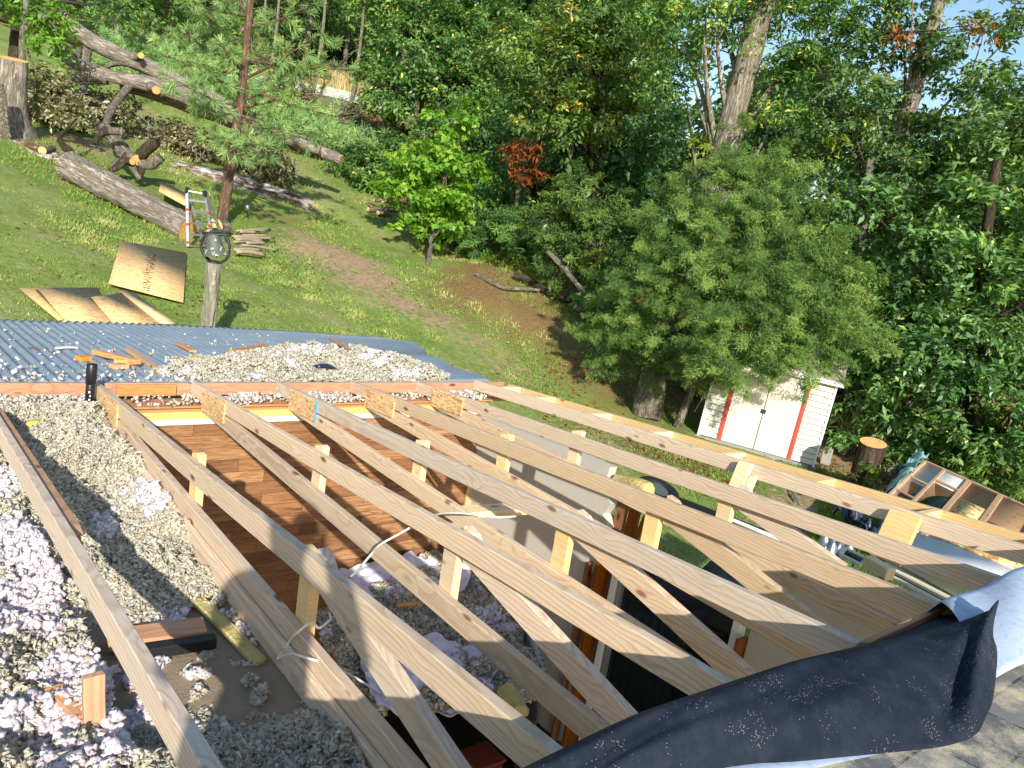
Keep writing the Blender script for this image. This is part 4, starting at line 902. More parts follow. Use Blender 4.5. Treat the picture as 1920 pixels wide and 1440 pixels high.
def tree(name, label, cat, base, trunk, trad, lobes, leafm, barkm, leaf=.11, aspect=.5, clump=.45, per=90, dens=1., flat=.45, seed=1, group=None, limbn=26, sides=12, vbase=0., rough=.06, crown='crown', extra=None):
    rng = np.random.default_rng(seed); base = np.array(base, float)
    t = thing(name, label, cat, base, 0, group)
    acc = Acc(); Tp = pinterp(trunk, 14) if len(trunk) > 2 else pinterp([trunk[0], (np.array(trunk[0])+trunk[1])/2, trunk[1]], 10)
    rad_ = np.interp(np.linspace(0, 1, len(Tp)), np.linspace(0, 1, len(trad)), trad)
    Tw = Tp.copy(); Tw[1:-1, :2] += rng.normal(0, .03, (len(Tp)-2, 2))
    V, Fq = tube_np(Tw, rad_, sides, rng, rough); acc.add(V, Fq)
    V, Fq, a, CC = crown_leaves(rng, lobes, clump, per, leaf, aspect, flat, dens, vbase=vbase)
    limbs(acc, rng, Tw, rad_, CC, rad_[-1], maxn=limbn)
    o = link('trunk', acc.mesh(org=base), barkm, t, smooth=True)
    link(crown, mesh_np(V-base, Fq, attr={'v': a}), leafm, t)
    return t
def L(px, py, D, rpx, rpy, rd=None):
    """lobe seen at px,py at distance D, rpx/rpy pixel radii -> world ellipsoid"""
    c = at(px, py, D); k = np.linalg.norm(c-CAM)/F; rx = rpx*k; rz = rpy*k; return (c, np.array([rx, (rd or rx), rz]))
def G(px, D):
    """ground point under photo column px at distance D (rough column, horizon row)"""
    hy = 260.7+.1663*px; p_ = at(px, hy, D); z = float(gz(p_[None, :2])[0])
    for _ in range(4):
        # follow the leaning vertical down to the ground
        dy = (CAM[2]-z)/D*F; p2 = at(px, hy+dy, D); z = float(gz(p2[None, :2])[0])
    return np.array([p2[0], p2[1], z])
def col(x, y, D, px_=None): return at(x, y, D)

# ---- big leafy trees of the right hand wood -------------------------------------------------
WD = 'trees of the wood'
b = G(1235, 21.5)
tree('oak_tree', 'large oak whose grey trunk leans up to the right above the cedar', 'tree', b, [b, at(1300, 520, 21), at(1352, 300, 20.3), at(1395, 130, 20), at(1440, -20, 19.8), at(1500, -180, 19.5)], [.42, .36, .32, .30, .27, .2],
     [L(1290, 50, 20, 75, 55), L(1480, 60, 20, 85, 75), L(1375, -50, 20, 120, 80), L(1560, -20, 20.5, 90, 80), L(1210, 10, 21, 60, 50), L(1470, 170, 20.5, 65, 55), L(1250, 150, 21, 60, 45)], M['leaf_oak'], M['bark_oak'], .12, .42, .42, 80, .75, seed=21, sides=16, rough=.1, vbase=.1, limbn=9)
b = G(1590, 21)
tree('oak_tree', 'tall broadleaf tree with crooked trunk at the right, sky showing through its top', 'tree', b, [b, at(1625, 480, 20.8), at(1665, 290, 20.5), at(1722, 170, 20.2), at(1745, 40, 20), at(1790, -120, 20)], [.30, .25, .2, .2, .16, .1],
     [L(1590, 130, 20.5, 85, 70), L(1650, 250, 20, 90, 60), L(1810, 110, 20, 75, 60), L(1840, 260, 19.5, 90, 80), L(1730, 330, 19.5, 100, 70), L(1700, 10, 20.5, 70, 45), L(1560, 290, 20.5, 65, 70), L(1890, 30, 21, 45, 30)], M['leaf_dark'], M['bark_oak'], .14, .45, .42, 80, .72, seed=22)
b = G(1830, 18.5)
tree('broadleaf_tree', 'dense dark green tree filling the right edge behind the wrecked wall', 'tree', b, [b, at(1840, 500, 18.4), at(1870, 300, 18.3)], [.2, .15, .08],
     [L(1850, 430, 18.2, 110, 100), L(1700, 500, 18.3, 110, 95), L(1900, 600, 18, 110, 110), L(1770, 640, 18, 120, 90), L(1640, 620, 18.6, 90, 80), L(1870, 760, 17.6, 100, 80), L(1620, 420, 19, 90, 80)], M['leaf_dark'], M['bark_dark'], .15, .48, .42, 80, .72, seed=23, vbase=.04)
b = G(2010, 20)
tree('broadleaf_tree', 'tall leafy tree at the far right edge of the wood', 'tree', b, [b, at(2000, 400, 20), at(1990, 150, 20)], [.25, .2, .1],
     [L(1930, 330, 20.5, 90, 90), L(1960, 200, 20.5, 70, 60), L(2000, 480, 20, 120, 120), L(2010, 700, 19.5, 120, 120), L(1925, 180, 21.5, 40, 26)], M['leaf_oak'], M['bark_dark'], .15, .48, .45, 70, .7, seed=24)
b = G(1560, 23)
tree('broadleaf_tree', 'broadleaf tree with long green leaves just behind the shed', 'tree', b, [b, at(1570, 650, 23), at(1590, 450, 23)], [.16, .13, .08],
     [L(1620, 760, 18.8, 70, 45), L(1570, 690, 19.2, 60, 60), L(1690, 730, 18.6, 80, 60), L(1600, 560, 20, 80, 70), L(1740, 800, 18.6, 80, 45)], M['leaf_dark'], M['bark_dark'], .17, .42, .4, 60, .7, seed=25, vbase=.12)
# middle of the wood
b = G(1105, 26)
tree('oak_tree', 'oak with light green clumps over the dark hollow in the middle of the wood', 'tree', b, [b, at(1110, 330, 25.6), at(1120, 160, 25.2), at(1140, 20, 25)], [.26, .2, .15, .08],
     [L(1080, 120, 24.5, 95, 70), L(1130, 200, 23.8, 75, 50), L(1010, 190, 25, 70, 60), L(1180, 90, 24.8, 60, 60), L(980, 100, 26, 70, 60), L(1050, 240, 24, 70, 30), L(1100, 20, 25.5, 100, 50)], M['leaf_oak'], M['bark_dark'], .15, .45, .45, 80, .8, seed=31, vbase=.16)
b = G(1000, 29)
tree('broadleaf_tree', 'dark leaved tree in the hollow behind the dead orange spray', 'tree', b, [b, at(1000, 400, 28.6), at(1010, 240, 28)], [.2, .16, .08],
     [L(960, 300, 27.5, 70, 60), L(1060, 330, 28, 80, 60), L(900, 360, 28, 60, 55), L(1150, 330, 27, 80, 60), L(1200, 240, 27, 70, 60)], M['leaf_dark'], M['bark_dark'], .17, .45, .5, 70, .7, seed=32)
b = G(800, 38)
tree('broadleaf_tree', 'small leaved green tree left of centre above the brush heap', 'tree', b, [b, at(790, 190, 38), at(800, 60, 38)], [.22, .17, .09],
     [L(800, 90, 37, 90, 70), L(730, 170, 37, 60, 50), L(860, 170, 37, 85, 60), L(770, 10, 38, 90, 55), L(900, 60, 38, 80, 70), L(930, 230, 35, 70, 50), L(840, 250, 34, 70, 36)], M['leaf_oak'], M['bark'], .19, .5, .55, 90, .95, seed=33, vbase=.0)
b = G(960, 42)
tree('broadleaf_tree', 'tall dark tree rising past the top edge right of centre', 'tree', b, [b, at(960, 200, 42), at(970, -60, 42)], [.3, .24, .12],
     [L(980, 20, 42, 90, 70), L(1050, -40, 42, 120, 60), L(930, 130, 42, 80, 80), L(1060, 60, 42, 80, 70), L(1180, 30, 42, 80, 45), L(1150, 130, 42, 90, 60)], M['leaf_dark'], M['bark_dark'], .24, .5, .6, 80, .8, seed=34)
# ---- cedars: needle sprays ------------------------------------------------------------------
def cedar(label, base, trunk, trad, lobes, seed, n_per=340, dens=1., spray=.40, leaf=.075, mat='leaf_cedar', barkm='bark', group=None, vb=0., asp=.22):
    rng = np.random.default_rng(seed); base = np.array(base, float); t = thing('cedar_tree', label, 'cedar', base, 0, group)
    acc = Acc(); Tp = pinterp(trunk, 12); rad_ = np.interp(np.linspace(0, 1, 12), np.linspace(0, 1, len(trad)), trad)
    V, Fq = tube_np(Tp, rad_, 14, rng, .14); acc.add(V, Fq)
    PV, A_, D_, CC = [], [], [], []
    axis = Tp.mean(0)
    for c, r in lobes:
        vol = 4*math.pi*((r[0]*r[1])**1.6/3+2*(r[0]*r[2])**1.6/3)**(1/1.6); nc = int(dens*vol/(spray**2*.9)); u = shell(rng, nc, .5); cen = c+u*r*(1+rng.normal(0, .10, (nc, 1))); CC.append(cen)
        # each spray: a drooping feathery plume pointing outwards
        d = u.copy(); d[:, 2] = d[:, 2]*.4+.15; d += rng.normal(0, .35, d.shape); d /= np.linalg.norm(d, axis=1)[:, None]
        Ls = spray*rng.uniform(.6, 1.5, nc); tt = rng.uniform(0, 1, (nc, n_per))**.8
        ctr = cen[:, None]+d[:, None]*(tt*Ls[:, None])[..., None]
        ctr[..., 2] -= .22*tt**2*Ls[:, None]
        ctr += rng.normal(0, 1, ctr.shape)*(.27*(1.15-tt)*Ls[:, None])[..., None]*np.array([1, 1, .7])
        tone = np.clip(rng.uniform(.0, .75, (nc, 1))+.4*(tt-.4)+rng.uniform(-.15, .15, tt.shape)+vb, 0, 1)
        PV.append(ctr.reshape(-1, 3)); A_.append(tone.reshape(-1)); D_.append(np.repeat(d, n_per, 0))
    P = np.concatenate(PV); Dv = np.concatenate(D_)+rng.normal(0, .55, P.shape); 
    V, Fq, a = leafquads(rng, P, leaf, asp, Dv*1.4, up=.1, droop=.1, v=np.concatenate(A_), sizevar=.5)
    limbs(acc, rng, Tp, rad_, np.concatenate(CC), .02, maxn=46)
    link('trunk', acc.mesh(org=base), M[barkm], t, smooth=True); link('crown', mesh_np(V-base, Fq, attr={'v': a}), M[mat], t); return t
b = gnd(1210, 785)
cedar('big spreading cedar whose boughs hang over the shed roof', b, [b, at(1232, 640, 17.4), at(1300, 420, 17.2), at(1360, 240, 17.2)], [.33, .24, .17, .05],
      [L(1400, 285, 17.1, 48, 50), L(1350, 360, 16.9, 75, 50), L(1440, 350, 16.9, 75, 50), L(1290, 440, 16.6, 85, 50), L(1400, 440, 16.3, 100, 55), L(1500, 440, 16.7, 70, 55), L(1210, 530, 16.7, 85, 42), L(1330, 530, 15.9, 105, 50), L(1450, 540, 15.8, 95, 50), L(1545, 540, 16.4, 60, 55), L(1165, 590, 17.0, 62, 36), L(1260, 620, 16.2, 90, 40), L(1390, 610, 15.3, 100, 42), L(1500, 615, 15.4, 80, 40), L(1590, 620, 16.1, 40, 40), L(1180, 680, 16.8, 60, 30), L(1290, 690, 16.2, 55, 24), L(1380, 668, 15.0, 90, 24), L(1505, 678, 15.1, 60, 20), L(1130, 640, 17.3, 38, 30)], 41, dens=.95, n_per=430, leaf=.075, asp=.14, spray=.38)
b = gnd(1268, 803)
b2 = b
t_ = thing('leaning_cedar', 'slim leaning bare cedar stem between the big cedar trunk and the shed', 'tree trunk', b); V, Fq = tube_np(pinterp([b, at(1285, 760, 17.2), at(1312, 700, 17.2), at(1330, 600, 17.1)], 10), np.linspace(.10, .05, 10), 10, np.random.default_rng(1), .1); link('trunk', mesh_np(V-b, Fq), M['bark'], t_, smooth=True)
b = G(1075, 22.5)
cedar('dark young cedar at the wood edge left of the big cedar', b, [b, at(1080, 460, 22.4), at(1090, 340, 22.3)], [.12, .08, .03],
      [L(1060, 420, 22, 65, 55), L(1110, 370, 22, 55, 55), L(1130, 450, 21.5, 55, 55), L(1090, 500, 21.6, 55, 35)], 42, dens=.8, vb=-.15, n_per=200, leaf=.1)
b = G(960, 26)
cedar('low dark cedar under the dead orange spray', b, [b, at(960, 450, 26), at(965, 380, 26)], [.10, .07, .03],
      [L(930, 440, 25.5, 50, 32), L(985, 430, 25.5, 55, 36), L(1010, 470, 25, 45, 28), L(900, 460, 26, 40, 22)], 43, dens=.8, vb=-.2, n_per=180, leaf=.11)
# ---- bright maple ---------------------------------------------------------------------------
b = gnd(803, 497)
tree('maple_sapling', 'bright green young maple standing alone at the lawn edge', 'tree', b, [b, at(812, 430, 25.9), at(828, 330, 25.8), at(850, 215, 25.7)], [.075, .06, .045, .02],
     [L(855, 225, 25.8, 38, 36), L(800, 300, 25.8, 62, 38), L(860, 300, 25.6, 46, 34), L(780, 370, 25.6, 62, 36), L(850, 380, 25.6, 40, 40), L(810, 425, 25.5, 50, 26), L(760, 340, 25.8, 38, 24)], M['leaf_maple'], M['bark'], .165, .8, .42, 70, .66, seed=51, limbn=30, sides=8, vbase=.1)
# dead orange spray hanging in the hollow
b = at(985, 250, 24.6)
def spray(label, P0, lobes, m, leaf, seed, per=60, clump=.3, dens=1., aspect=.35):
    rng = np.random.default_rng(seed); t = thing('leaf_spray', label, 'leaves', P0); V, Fq, a, CC = crown_leaves(rng, lobes, clump, per, leaf, aspect, .8, dens)
    acc = Acc()
    for c in CC[:14]: V2, F2 = tube_np([P0, (P0+c)/2+rng.normal(0, .08, 3), c], [.02, .012, .004], 5, caps=False); acc.add(V2, F2)
    link('twigs', acc.mesh(org=P0), M['bark_dark'], t); link('leaves', mesh_np(V-P0, Fq, attr={'v': a}), M[m], t)
spray('dead orange leaves hanging in the dark hollow of the wood', b, [L(985, 290, 24.4, 28, 22), L(990, 325, 24.4, 26, 16), L(965, 282, 24.5, 18, 8)], 'leaf_brown', .17, 61, 40, .3, .8)
spray('dead brown leaves high in the tree at the right', at(1660, 60, 19.6), [L(1665, 75, 19.5, 26, 16), L(1845, 45, 19.5, 18, 14)], 'leaf_brown', .13, 62, 30, .25, .6)
for i, (x, y, D, r, q, lb) in enumerate(((1565, 270, 18.6, 20, 10, 'yellow green leaf spray at the upper right edge of the big cedar'), (1600, 365, 18.4, 22, 9, 'yellow green leaf spray by the broken stub right of the big cedar'), (1600, 520, 17.6, 30, 22, 'yellow green leaf spray on the right side of the big cedar above the shed'), (1640, 500, 18.2, 14, 16, 'small yellow green leaf spray right of the cedar'), (1120, 490, 19.6, 26, 18, 'yellow green leaf spray at the left edge of the big cedar'), (1310, 265, 19.8, 24, 14, 'yellow leaves beside the leaning oak trunk'), (1655, 565, 17.8, 26, 14, 'yellow green leaf spray above the wood floor at the right'), (1025, 62, 24, 22, 12, 'yellow tinged leaf tips at the crown of the middle oak'), (1430, 235, 19.3, 26, 10, 'yellow green leaves right of the oak trunk'), (1650, 160, 19.5, 18, 8, 'yellow leaves over the crooked trunk'))):
    spray(lb, at(x, y-10, D+.2), [L(x, y, D, r, q)], 'leaf_yel', .12, 70+i, 36, .25, .55)
# ---- undergrowth along the wood edge --------------------------------------------------------
def bush(label, px, py, D, lobes, m, leaf, seed, per=60, clump=.3, dens=.8, aspect=.45, name='bush', group=None, vb=0.):
    base = gnd(px, py) if D is None else G(px, D)
    rng = np.random.default_rng(seed); t = thing(name, label, 'bush', base, 0, group); V, Fq, a, CC = crown_leaves(rng, lobes, clump, per, leaf, aspect, .6, dens, vbase=vb); acc = Acc()
    for c in CC[rng.permutation(len(CC))[:22]]:
        s = base+np.r_[rng.normal(0, .12, 2), 0]; V2, F2 = tube_np([s, (s*.4+c*.6)+rng.normal(0, .1, 3), c], [.018, .012, .004], 5, caps=False); acc.add(V2, F2)
    link('stems', acc.mesh(org=base), M['bark_dark'], t); link('foliage', mesh_np(V-base, Fq, attr={'v': a}), M[m], t); return t
bush('yellow orange leaved bush on the bank between the fallen branches', 940, 500, None, [L(935, 492, 24.4, 30, 16), L(975, 505, 24, 26, 12)], 'leaf_yel', .12, 81, 40, .25, .7)
bush('dark green bush at the wood edge behind the stump', 1700, 850, 19.5, [L(1690, 800, 18.6, 60, 36), L(1740, 860, 18.2, 60, 30), L(1640, 800, 18.8, 40, 30)], 'leaf_dark', .13, 82)
bush('leafy green bush behind the wrecked wall', 1840, 880, 18.3, [L(1840, 850, 17.8, 80, 45), L(1900, 880, 17.4, 60, 45), L(1770, 880, 18, 50, 26)], 'leaf_oak', .12, 83, vb=.1)
bush('grey green scrub around the foot of the stump', 1650, 905, None, [L(1655, 890, 14.9, 36, 22), L(1680, 905, 15.2, 26, 14)], 'leaf_wilt', .07, 84, 70, .2, .8)
bush('fresh green shoots on the side of the stump', 1630, 905, None, [L(1632, 880, 14.75, 16, 15)], 'leaf_yel', .07, 85, 44, .16, .8, vb=-.2)
bush('low green plants right of the shed', 1590, 850, None, [L(1580, 825, 17.6, 24, 14)], 'leaf_oak', .10, 86, 50, .22, .8, vb=.1)
bush('dark bush at the wood edge behind the maple', 880, 420, 29, [L(880, 400, 28, 60, 40), L(920, 440, 27.6, 50, 30), L(840, 440, 28.4, 50, 28)], 'leaf_dark', .16, 87)
bush('dark bush between the young cedar and the big cedar', 1150, 520, 22, [L(1150, 520, 21, 45, 40), L(1120, 560, 20.6, 40, 22)], 'leaf_dark', .13, 88)
bush('green bush behind the shed corner', 1310, 760, 20, [L(1300, 740, 19.6, 26, 40), L(1275, 700, 20, 30, 50)], 'leaf_dark', .12, 89)
bush('green bush at the back of the lawn left of the maple', 690, 330, 33, [L(700, 320, 32, 46, 32), L(660, 300, 33, 36, 26), L(740, 290, 32, 36, 40)], 'leaf_oak', .16, 90)
# ---- the deep wood behind, one mass ---------------------------------------------------------
def deepwood():
    rng = np.random.default_rng(100); lob = []
    for i in range(190):
        px = rng.uniform(830, 2250); hy = 260.7+.1663*px; D = rng.uniform(26, 60) if px > 1100 else rng.uniform(34, 60); top = (150 if px < 1150 else 215 if px < 1400 else 120 if px < 1700 else 250)
        py = rng.uniform(top, hy+170*20/D); k = rng.uniform(1.3, 2.6); c = at(px, py, D); lob.append((c, np.array([k, k, k*.8])))
    V, Fq, a, CC = crown_leaves(rng, lob, .8, 44, .34, .5, .5, .55, vbase=-.1); acc = Acc()
    o = link('deep_wood', mesh_np(V, Fq, attr={'v': a}), M['leaf_dark']); tag(o, 'dark mass of foliage deep inside the wood behind the front trees', 'woodland', kind='stuff')
deepwood()
# trunks seen inside the wood
for i, (px, py0, py1, D, r, lean) in enumerate(((885, 470, 350, 28, .11, 6), (965, 430, 330, 27, .12, 10), (1500, 640, 560, 24, .12, 10), (1690, 880, 760, 20, .07, 30), (1760, 905, 800, 19.5, .06, 34), (1640, 850, 700, 21, .09, 26), (1880, 930, 800, 19, .10, 40), (1605, 400, 360, 18.9, .12, 18))):
    b = G(px-lean, D); e = at(px+lean*1.5, py1-60, D)
    t_ = thing('bare_tree', ['thin bare trunk behind the maple', 'pale trunk below the dead orange spray', 'dim trunk behind the right side of the cedar', 'thin slanting stem behind the stump', 'thinnest slanting stem above the wrecked wall', 'slanting stem right of the shed', 'slanting dark trunk at the right edge above the wrecked wall', 'broken stub of trunk poking out right of the cedar'][i], 'tree', b)
    V, Fq = tube_np(pinterp([b, (b+e)/2+np.array([.15, .1, 0]), e], 9), np.linspace(r, r*.6, 9), 9, np.random.default_rng(i), .12); link('trunk', mesh_np(V-b, Fq), M['bark'], t_, smooth=True)
# ------------------------------------------------------------------ far left: background trees up the slope
BG = 'background trees up the slope'
bgs = [(40, 60, 60, 55), (130, 66, 70, 60), (215, 58, 55, 50), (300, 62, 60, 56), (370, 70, 60, 60), (440, 60, 60, 55), (500, 72, 55, 60), (565, 66, 60, 60), (640, 74, 55, 65), (700, 66, 50, 70), (745, 58, 45, 60)]
names = ['leftmost background tree above the felled trunks', 'background tree above the big stump', 'background tree with light leaves above the felled trunk', 'dark background tree left of the pine top', 'background tree directly left of the pine top', 'background tree behind the pine top', 'background tree right of the pine top', 'pale trunked background tree above the road', 'background tree over the dry grass, left one', 'background tree over the dry grass, right one', 'background tree above the brush heap']
for i, (px, D, a, b_) in enumerate(bgs):
    base = G(px, D); hy0 = F*0
    top = base+np.array([0, 0, 13.])
    k = D/F; lob = []
    rng = np.random.default_rng(200+i)
    for j in range(6):
        h = rng.uniform(.38, 1.)*12; lob.append((base+np.array([rng.normal(0, 1.3), rng.normal(0, 1.3), h]), np.array([1.0, 1.0, .8])*rng.uniform(1.6, 2.5)))
    lob.append((base+np.array([rng.normal(0, 1), rng.normal(0, 1), 2.6]), np.array([1.7, 1.7, 1.5])))
    tree('background_tree', names[i], 'tree', base, [base, base+np.array([.3, .2, 6]), top], [.22, .16, .07], lob, M['leaf_oak' if i % 3 else 'leaf_dark'], M['bark'], .30, .5, .8, 60, .6, seed=300+i, group=None, limbn=14, sides=7, vbase=.08)
# tree line behind so that no sky shows on the left
def backline():
    rng = np.random.default_rng(400); lob = []
    for i in range(200):
        px = rng.uniform(-80, 1250); D = rng.uniform(78, 105); g = G(px, D); h = rng.uniform(0, 17); lob.append((g+np.array([0, 0, h]), np.array([1, 1, .8])*rng.uniform(2.4, 4.)))
    V, Fq, a, CC = crown_leaves(rng, lob, 1.4, 40, .75, .5, .5, .5, vbase=-.05)
    tag(link('far_wood', mesh_np(V, Fq, attr={'v': a}), M['leaf_oak']), 'far tree line along the top of the slope', 'woodland', kind='stuff')
backline()
for i, (px, py0, py1, D, r) in enumerate(((505, 90, -20, 52, .13), (590, 110, 20, 56, .16), (665, 110, -10, 60, .14), (745, 130, -20, 50, .16), (735, 130, 10, 44, .14), (480, 90, -10, 58, .12))):
    b = G(px-8, D); e = at(px+22, py1-40, D); t_ = thing('bare_tree', ['slim pale trunk right behind the pine top', 'pale bare trunk above the road', 'grey trunk over the dry grass', 'tall thin trunk above the brush heap', 'thin forked trunk left of the small leaved tree', 'thin dark trunk behind the pine needles'][i], 'tree', b)
    V, Fq = tube_np(pinterp([b, (b+e)/2+np.array([.2, 0, 0]), e], 9), np.linspace(r, r*.5, 9), 8, np.random.default_rng(40+i), .1); link('trunk', mesh_np(V-b, Fq), M['bark'], t_, smooth=True)
# ---- the pine on the lawn -------------------------------------------------------------------
def pine():
    b = gnd(416, 420); D = dist(b); rng = np.random.default_rng(55)
    t = thing('pine_tree', 'tall slim pine with tufts of needles and bare lower trunk, behind the ladder', 'pine', b)
    T = pinterp([b, at(430, 320, D), at(450, 200, D), at(462, 90, D), at(475, -60, D)], 24); rr = np.linspace(.145, .075, 24); acc = Acc(); V, Fq = tube_np(T, rr, 14, rng, .07); acc.add(V, Fq)
    P, Dn, tn = [], [], []
    k = D/F
    spec = [(452, 190, 590, 120), (452, 200, 330, 150), (455, 150, 600, 60), (458, 120, 340, 60), (460, 90, 620, 150), (445, 225, 560, 250), (440, 240, 390, 260), (450, 200, 560, 170), (462, 80, 380, 20), (465, 50, 580, 10), (455, 160, 640, 220), (456, 140, 300, 100), (447, 215, 360, 190), (450, 205, 500, 215), (465, 40, 440, -40), (458, 120, 540, 100), (456, 130, 420, 90), (460, 100, 500, 50), (445, 230, 500, 290), (448, 215, 620, 260), (452, 170, 380, 120), (466, 30, 330, -10), (458, 110, 660, 130), (441, 250, 440, 285)]
    for (x0, y0, x1, y1) in spec:
        s = at(x0, y0, D); dd = rng.uniform(-1.6, 1.2); e = at(x1, y1, D+dd); m = (s+e)/2; m[2] -= .12; ps = pinterp([s, m, e], 9); V, Fq = tube_np(ps, np.linspace(.04, .010, 9), 6, rng, .1, caps=False); acc.add(V, Fq)
        for j in range(3, 9):
            for _ in range(3):
                q = ps[j]+rng.normal(0, .22, 3)*np.array([1, 1, .7]); V, Fq = tube_np([ps[j], q], [.008, .004], 4, caps=False); acc.add(V, Fq)
                tip = q-ps[j]; tip /= np.linalg.norm(tip)+1e-6; n = 46; d = rng.normal(0, .55, (n, 3))+tip*.9; d[:, 2] += .15; d /= np.linalg.norm(d, axis=1)[:, None]
                P.append(q+d*.02-tip*rng.uniform(0, .12, (n, 1))); Dn.append(d); tn.append(np.full(n, np.clip(rng.uniform(.1, .9), 0, 1)))
    P = np.concatenate(P); Dn = np.concatenate(Dn); tn = np.concatenate(tn); n = len(P); sd = np.cross(Dn, rng.normal(size=(n, 3))); sd /= np.linalg.norm(sd, axis=1)[:, None]; Ln = rng.uniform(.15, .24, n)[:, None]; w2 = .007
    V = np.stack([P-sd*w2, P+sd*w2, P+Dn*Ln+sd*w2*.5-[0, 0, .02], P+Dn*Ln-sd*w2*.5-[0, 0, .02]], 1).reshape(-1, 3)
    link('trunk', acc.mesh(org=b), M['bark_pine'], t, smooth=True); link('needles', mesh_np(V-b, np.arange(4*n).reshape(n, 4), attr={'v': np.repeat(tn, 4)}), M['leaf_pine'], t)
pine()
# pine boughs of the low scrub behind the felled trunks
def pinebush(label, px, py, D, n, spread, seed, hh=2.2):
    g = G(px, D); rng = np.random.default_rng(seed); t = thing('pine_scrub', label, 'pine scrub', g); acc = Acc(); P, Dn, tn = [], [], []; k = D/F
    for i in range(n):
        q = g+np.array([rng.normal(0, spread), rng.normal(0, spread), rng.uniform(.3, hh)]); m = g+(q-g)*.5+rng.normal(0, .1, 3); V, Fq = tube_np([g+np.r_[rng.normal(0, .4, 2), 0], m, q], [.03, .02, .006], 4, caps=False); acc.add(V, Fq)
        for _ in range(7):
            c = q+rng.normal(0, .28, 3); d = rng.normal(0, .6, (26, 3)); d[:, 2] += .4; d /= np.linalg.norm(d, axis=1)[:, None]; P.append(c+d*.02); Dn.append(d); tn.append(np.full(26, rng.uniform(0, 1)))
    P = np.concatenate(P); Dn = np.concatenate(Dn); tn = np.concatenate(tn); n = len(P); sd = np.cross(Dn, rng.normal(size=(n, 3))); sd /= np.linalg.norm(sd, axis=1)[:, None]; Ln = rng.uniform(.2, .34, n)[:, None]; w2 = .016
    V = np.stack([P-sd*w2, P+sd*w2, P+Dn*Ln+sd*w2*.5, P+Dn*Ln-sd*w2*.5], 1).reshape(-1, 3)
    link('stems', acc.mesh(org=g), M['bark_pine'], t); link('needles', mesh_np(V-g, np.arange(4*n).reshape(n, 4), attr={'v': np.repeat(tn, 4)}), M['leaf_pine'], t)
for i, (x, D, n, s, lb) in enumerate(((250, 44, 46, 1.7, 'felled pine top lying behind the upper felled trunk'), (330, 42, 46, 1.7, 'green pine boughs piled behind the felled trunks, right of the first heap'), (395, 40, 40, 1.5, 'pine boughs behind the crown of the lawn pine'), (540, 38, 34, 1.4, 'pine boughs at the thin end of the felled trunks'), (600, 36, 34, 1.3, 'pine scrub right of the felled trunks below the brush heap'), (650, 36, 26, 1.1, 'pine scrub between the brush heap and the green bush'))): pinebush(lb, x, 0, D, n, s, 500+i, 2.2 if i < 3 else 1.2)

# ------------------------------------------------------------------ felled trunks, stumps
def log(name, label, cat, pts, radii, barkm='bark', sides=16, seed=1, rough=.08, n=26, cut0=True, cut1=True, parent=None):
    rng = np.random.default_rng(seed); P = pinterp(pts, n); R = np.interp(np.linspace(0, 1, n), np.linspace(0, 1, len(radii)), radii)*(1+rng.normal(0, .03, n)); base = P[0]
    V, Fq = tube_np(P, R, sides, rng, rough, caps=False)
    t = thing(name, label, cat, base); zx = Vector(P[-1]-P[0]).normalized().to_track_quat('Z', 'Y').to_matrix(); Rm = np.array(zx); link('bark', mesh_np((V-base)@Rm, Fq), M[barkm], t, zx.to_4x4(), smooth=True)
    for f, q, r_, d in ((cut0, P[0], R[0], P[0]-P[1]), (cut1, P[-1], R[-1], P[-1]-P[-2])):
        if f:
            bm = bmesh.new(); bmesh.ops.create_circle(bm, cap_ends=True, segments=sides, radius=r_*.97); o = link('cut_end', from_bm(bm), M['cut'], t)
            o.matrix_local = Matrix.Translation(Vector(q-base)+Vector(d).normalized()*.004) @ Vector(d).to_track_quat('Z', 'Y').to_matrix().to_4x4()
    return t, base
def branch(t, base, pts, radii, barkm='bark', name='limb', cut=False, seed=3):
    rng = np.random.default_rng(seed); P = pinterp(pts, 12); R = np.interp(np.linspace(0, 1, 12), np.linspace(0, 1, len(radii)), radii); V, Fq = tube_np(P, R, 10, rng, .1)
    link(name, mesh_np(V-base, Fq), M[barkm], t, smooth=True)
    if cut:
        d = P[-1]-P[-2]; bm = bmesh.new(); bmesh.ops.create_circle(bm, cap_ends=True, segments=12, radius=R[-1]*.96); o = link('cut_end', from_bm(bm), M['cut2'], t); o.matrix_local = Matrix.Translation(Vector(P[-1]-base)+Vector(d).normalized()*.005) @ Vector(d).to_track_quat('Z', 'Y').to_matrix().to_4x4()
def lift(p, h): p = np.array(p, float); p[2] += h; return p
# lower big log on the lawn, from upper left to the ladder
g0, g1 = gnd(128, 338), gnd(352, 452)
t, b = log('felled_log', 'thick felled log on the lawn with flaking bark, its end behind the ladder', 'log', [lift(g0, .30), lift(g0*.6+g1*.4, .30), lift(g1, .26)], [0.336, 0.311, 0.294, 0.277, 0.302], 'bark_oak', 20, 3, .05, 30)
branch(t, b, [lift(g0, .62), lift(gnd(105, 300), .5), lift(gnd(140, 290), .9)], [.10, .06, .02], 'bark_dark', 'root_stub', seed=8)
